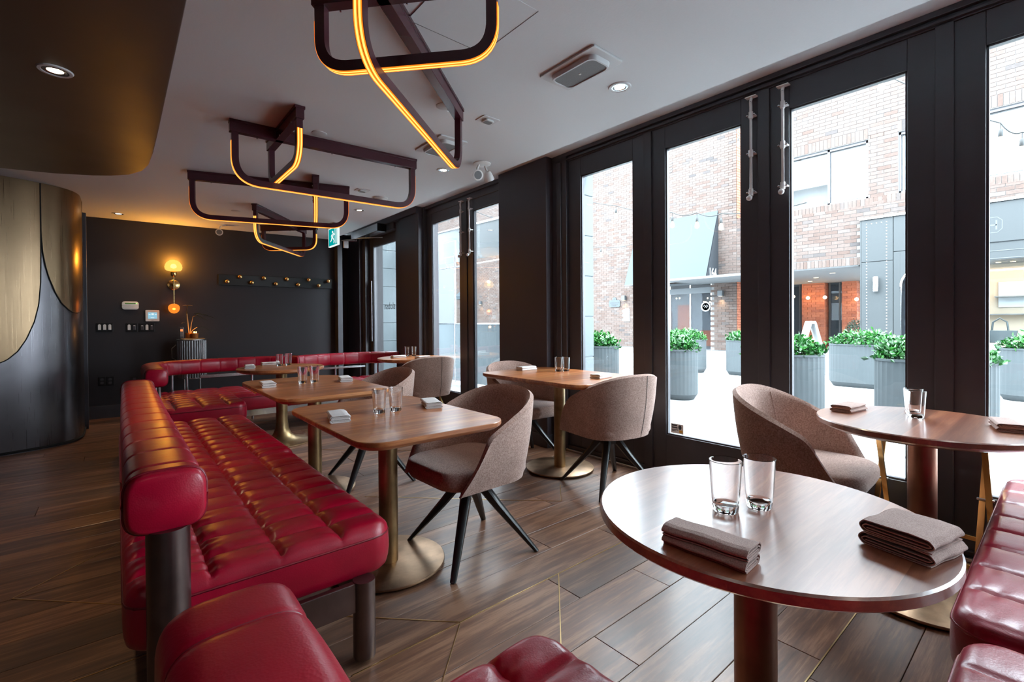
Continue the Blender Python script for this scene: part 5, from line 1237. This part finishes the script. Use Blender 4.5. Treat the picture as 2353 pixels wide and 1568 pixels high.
# A-board
ab = thing('sandwich_board', 'white folding pavement sign with a blue panel by the planters', 'sign', (12.0, 3.82, -.01), radians(28))
for s in (-1, 1):
    Mx = Matrix.Translation((0, s*.04, 1.16)) @ Matrix.Rotation(s*.24, 4, 'X')
    bd = MB().box(-.30, .30, -.02, .02, -1.17, 0, Mx).build('board', 'print_white', ab, 0, .006)
    if s == -1:
        MB().box(-.24, .24, -.026, -.020, -1.0, -.16, Mx).build('blue_panel', 'sign_blue', bd, 0)
        MB().box(-.07, .07, -.030, -.026, -.36, -.20, Mx).build('red_badge', 'sign_red', bd, 0); MB().box(-.035, .035, -.032, -.029, -.33, -.23, Mx).build('badge_core', 'print_white', bd, 0)
        for k, w in enumerate((.16, .10, .20, .20, .18, .20, .16)): MB().box(-w, w, -.030, -.026, -.46-k*.075, -.43-k*.075, Mx).build('text_line', 'print_white', bd, 0)
MB().box(-.31, .31, -.05, .05, 1.13, 1.19).build('top_cap', 'print_white', ab, 0, .01)
# string lights
def strand(label, pts, bulbs):
    t = thing('string_lights', label, 'string lights', pts[0], 0, 'string lights over the street'); o = Vector(pts[0])
    P = []
    for a, b in zip(pts, pts[1:]):
        A_, B_ = Vector(a), Vector(b)
        for k in range(8): q = k/8; c = A_*(1-q)+B_*q-o; c.z -= .22*q*(1-q); P.append(c)
    P.append(Vector(pts[-1])-o); MB().tube(P, .009, 6).build('cable', 'cable', t, 50)
    for b in bulbs:
        p = Vector(b)-o
        s = MB().lathe([(.0, .10), (.012, .10), (.022, .085), (.024, .02), (.018, .01), (0, .01)], 12, p, cap=False).build('socket', 'cable', t, 50)
        MB().lathe([(.014, .02), (.030, -.02), (.040, -.06), (.034, -.095), (0, -.112)], 16, p, cap=False).build('bulb', 'bulb_ext', t, 60)
        MB().tube([p+Vector((0, 0, .10)), p+Vector((0, 0, .17))], .005, 5).build('hanger', 'cable', t, 50)
strand('string of bulbs crossing the panes in front of the awning', ((3.61, 8.9, 4.8), (8, 7.6, 4.2), (8, 6.14, 3.62), (8, 4.84, 3.24), (8, 4.35, 3.15), (8, 3.91, 3.05), (8, 2.6, 2.98)), ((8, 6.14, 3.45), (8, 4.84, 3.06), (8, 4.35, 2.97), (8, 3.91, 2.87)))
strand('string of bulbs low behind the narrow first door pane', ((3.61, 9.3, 4.5), (11, 10.6, 3.7), (11, 9.0, 3.42), (11, 7.9, 3.35)), ((11, 9.0, 3.25),))
strand('string of bulbs at the top of the wide third door pane', ((7.9, 2.4, 4.9), (7.9, 1.67, 4.55), (7.9, 1.1, 4.05), (7.9, .55, 3.48), (7.9, .38, 3.32), (7.9, -.6, 2.9), (3.61, -2.6, 3.4)), ((7.9, 1.67, 4.38), (7.9, .55, 3.31), (7.9, .38, 3.15)))
strand('string of bulbs at the top corner of the second door pane', ((18.6, 8.7, 8.95), (12, 6.0, 6.7), (12, 5.42, 5.9), (12, 4.6, 5.3)), ((12, 5.42, 5.70),))
# patio enclosure by the entrance
pe = thing('patio_canopy', 'pale canvas patio canopy with grey cloth screens outside the far doors', 'canopy', (4.6, 8, 0))
MB().add([(.55, -1.75, 3.02), (.55, 3.4, 3.10), (.62, 3.4, 2.44), (.62, -1.75, 2.40), (.57, -1.75, 3.02), (.57, 3.4, 3.10), (.64, 3.4, 2.44), (.64, -1.75, 2.40)], [(0, 3, 2, 1), (4, 5, 6, 7), (0, 1, 5, 4), (3, 7, 6, 2), (0, 4, 7, 3), (1, 2, 6, 5)]).build('valance', 'valance', pe, 0)
MB().tube([(.56, -1.75, 3.03), (.56, 3.4, 3.11)], .025, 8).build('edge_pole', 'chrome', pe, 50); MB().tube([(.62, -1.75, 2.32), (.62, 3.4, 2.32)], .012, 8).build('lower_rod', 'chrome', pe, 50)
MB().box(.605, .625, -1.75, 3.4, .04, 1.17).build('cloth_screen', 'screen_cloth', pe, 0)
MB().box(.60, .63, -1.75, 3.4, 1.165, 1.19).build('screen_hem', 'chrome', pe, 0)
for y in (-1.75, .0, 1.7, 3.38): MB().cyl((.62, y), .022, 0, 3.05, 10).build('post', 'chrome', pe, 40)
nb = thing('glazed_porch', 'pale porch with dark framed glazing beyond the patio canopy', 'porch', (7.0, 14.5, 0))
MB().box(-1.6, 2.5, 0, .3, 0, 3.6).build('wall', 'white_paint', nb, 0)
for x in (-1.3, -.75, -.1, .45, 1.0): MB().box(x, x+.10, -.08, 0, 0, 3.4).build('frame_post', 'awning_side', nb, 0)
for z in (2.25, 2.75, .9): MB().box(-1.4, 1.2, -.09, 0, z, z+.10).build('frame_bar', 'awning', nb, 0)
for x, w in ((-.65, .55), (.55, .45)): MB().box(x, x+w, -.04, -.02, .2, 2.7).build('pane', 'pane_dark', nb, 0)
sa_ = thing('awning', 'small slate awning over a doorway seen through the far doors', 'awning', (XA-.02, 26.7, 0))
MB().add([(0, -.7, 3.6), (0, .7, 3.6), (-.8, .7, 3.0), (-.8, -.7, 3.0), (-.8, .7, 2.8), (-.8, -.7, 2.8), (0, .7, 2.8), (0, -.7, 2.8)], [(0, 3, 2, 1), (3, 5, 4, 2), (0, 7, 5, 3), (1, 2, 4, 6), (5, 7, 6, 4), (0, 1, 6, 7)]).build('canvas', 'awning', sa_, 0)
MB().box(-.03, 0, -.6, .6, 0, 2.8).build('doorway', 'room_dark', sa_, 0)
for y in (-.6, .0, .54): MB().box(-.07, -.03, y, y+.06, 0, 2.8).build('door_frame', 'shop_panel', sa_, 0)
# slack ends of the street
struct(MB().box(3.6, 34, 33, 33.4, 0, 9).build('wall_street_end', 'mortar', None, 0))
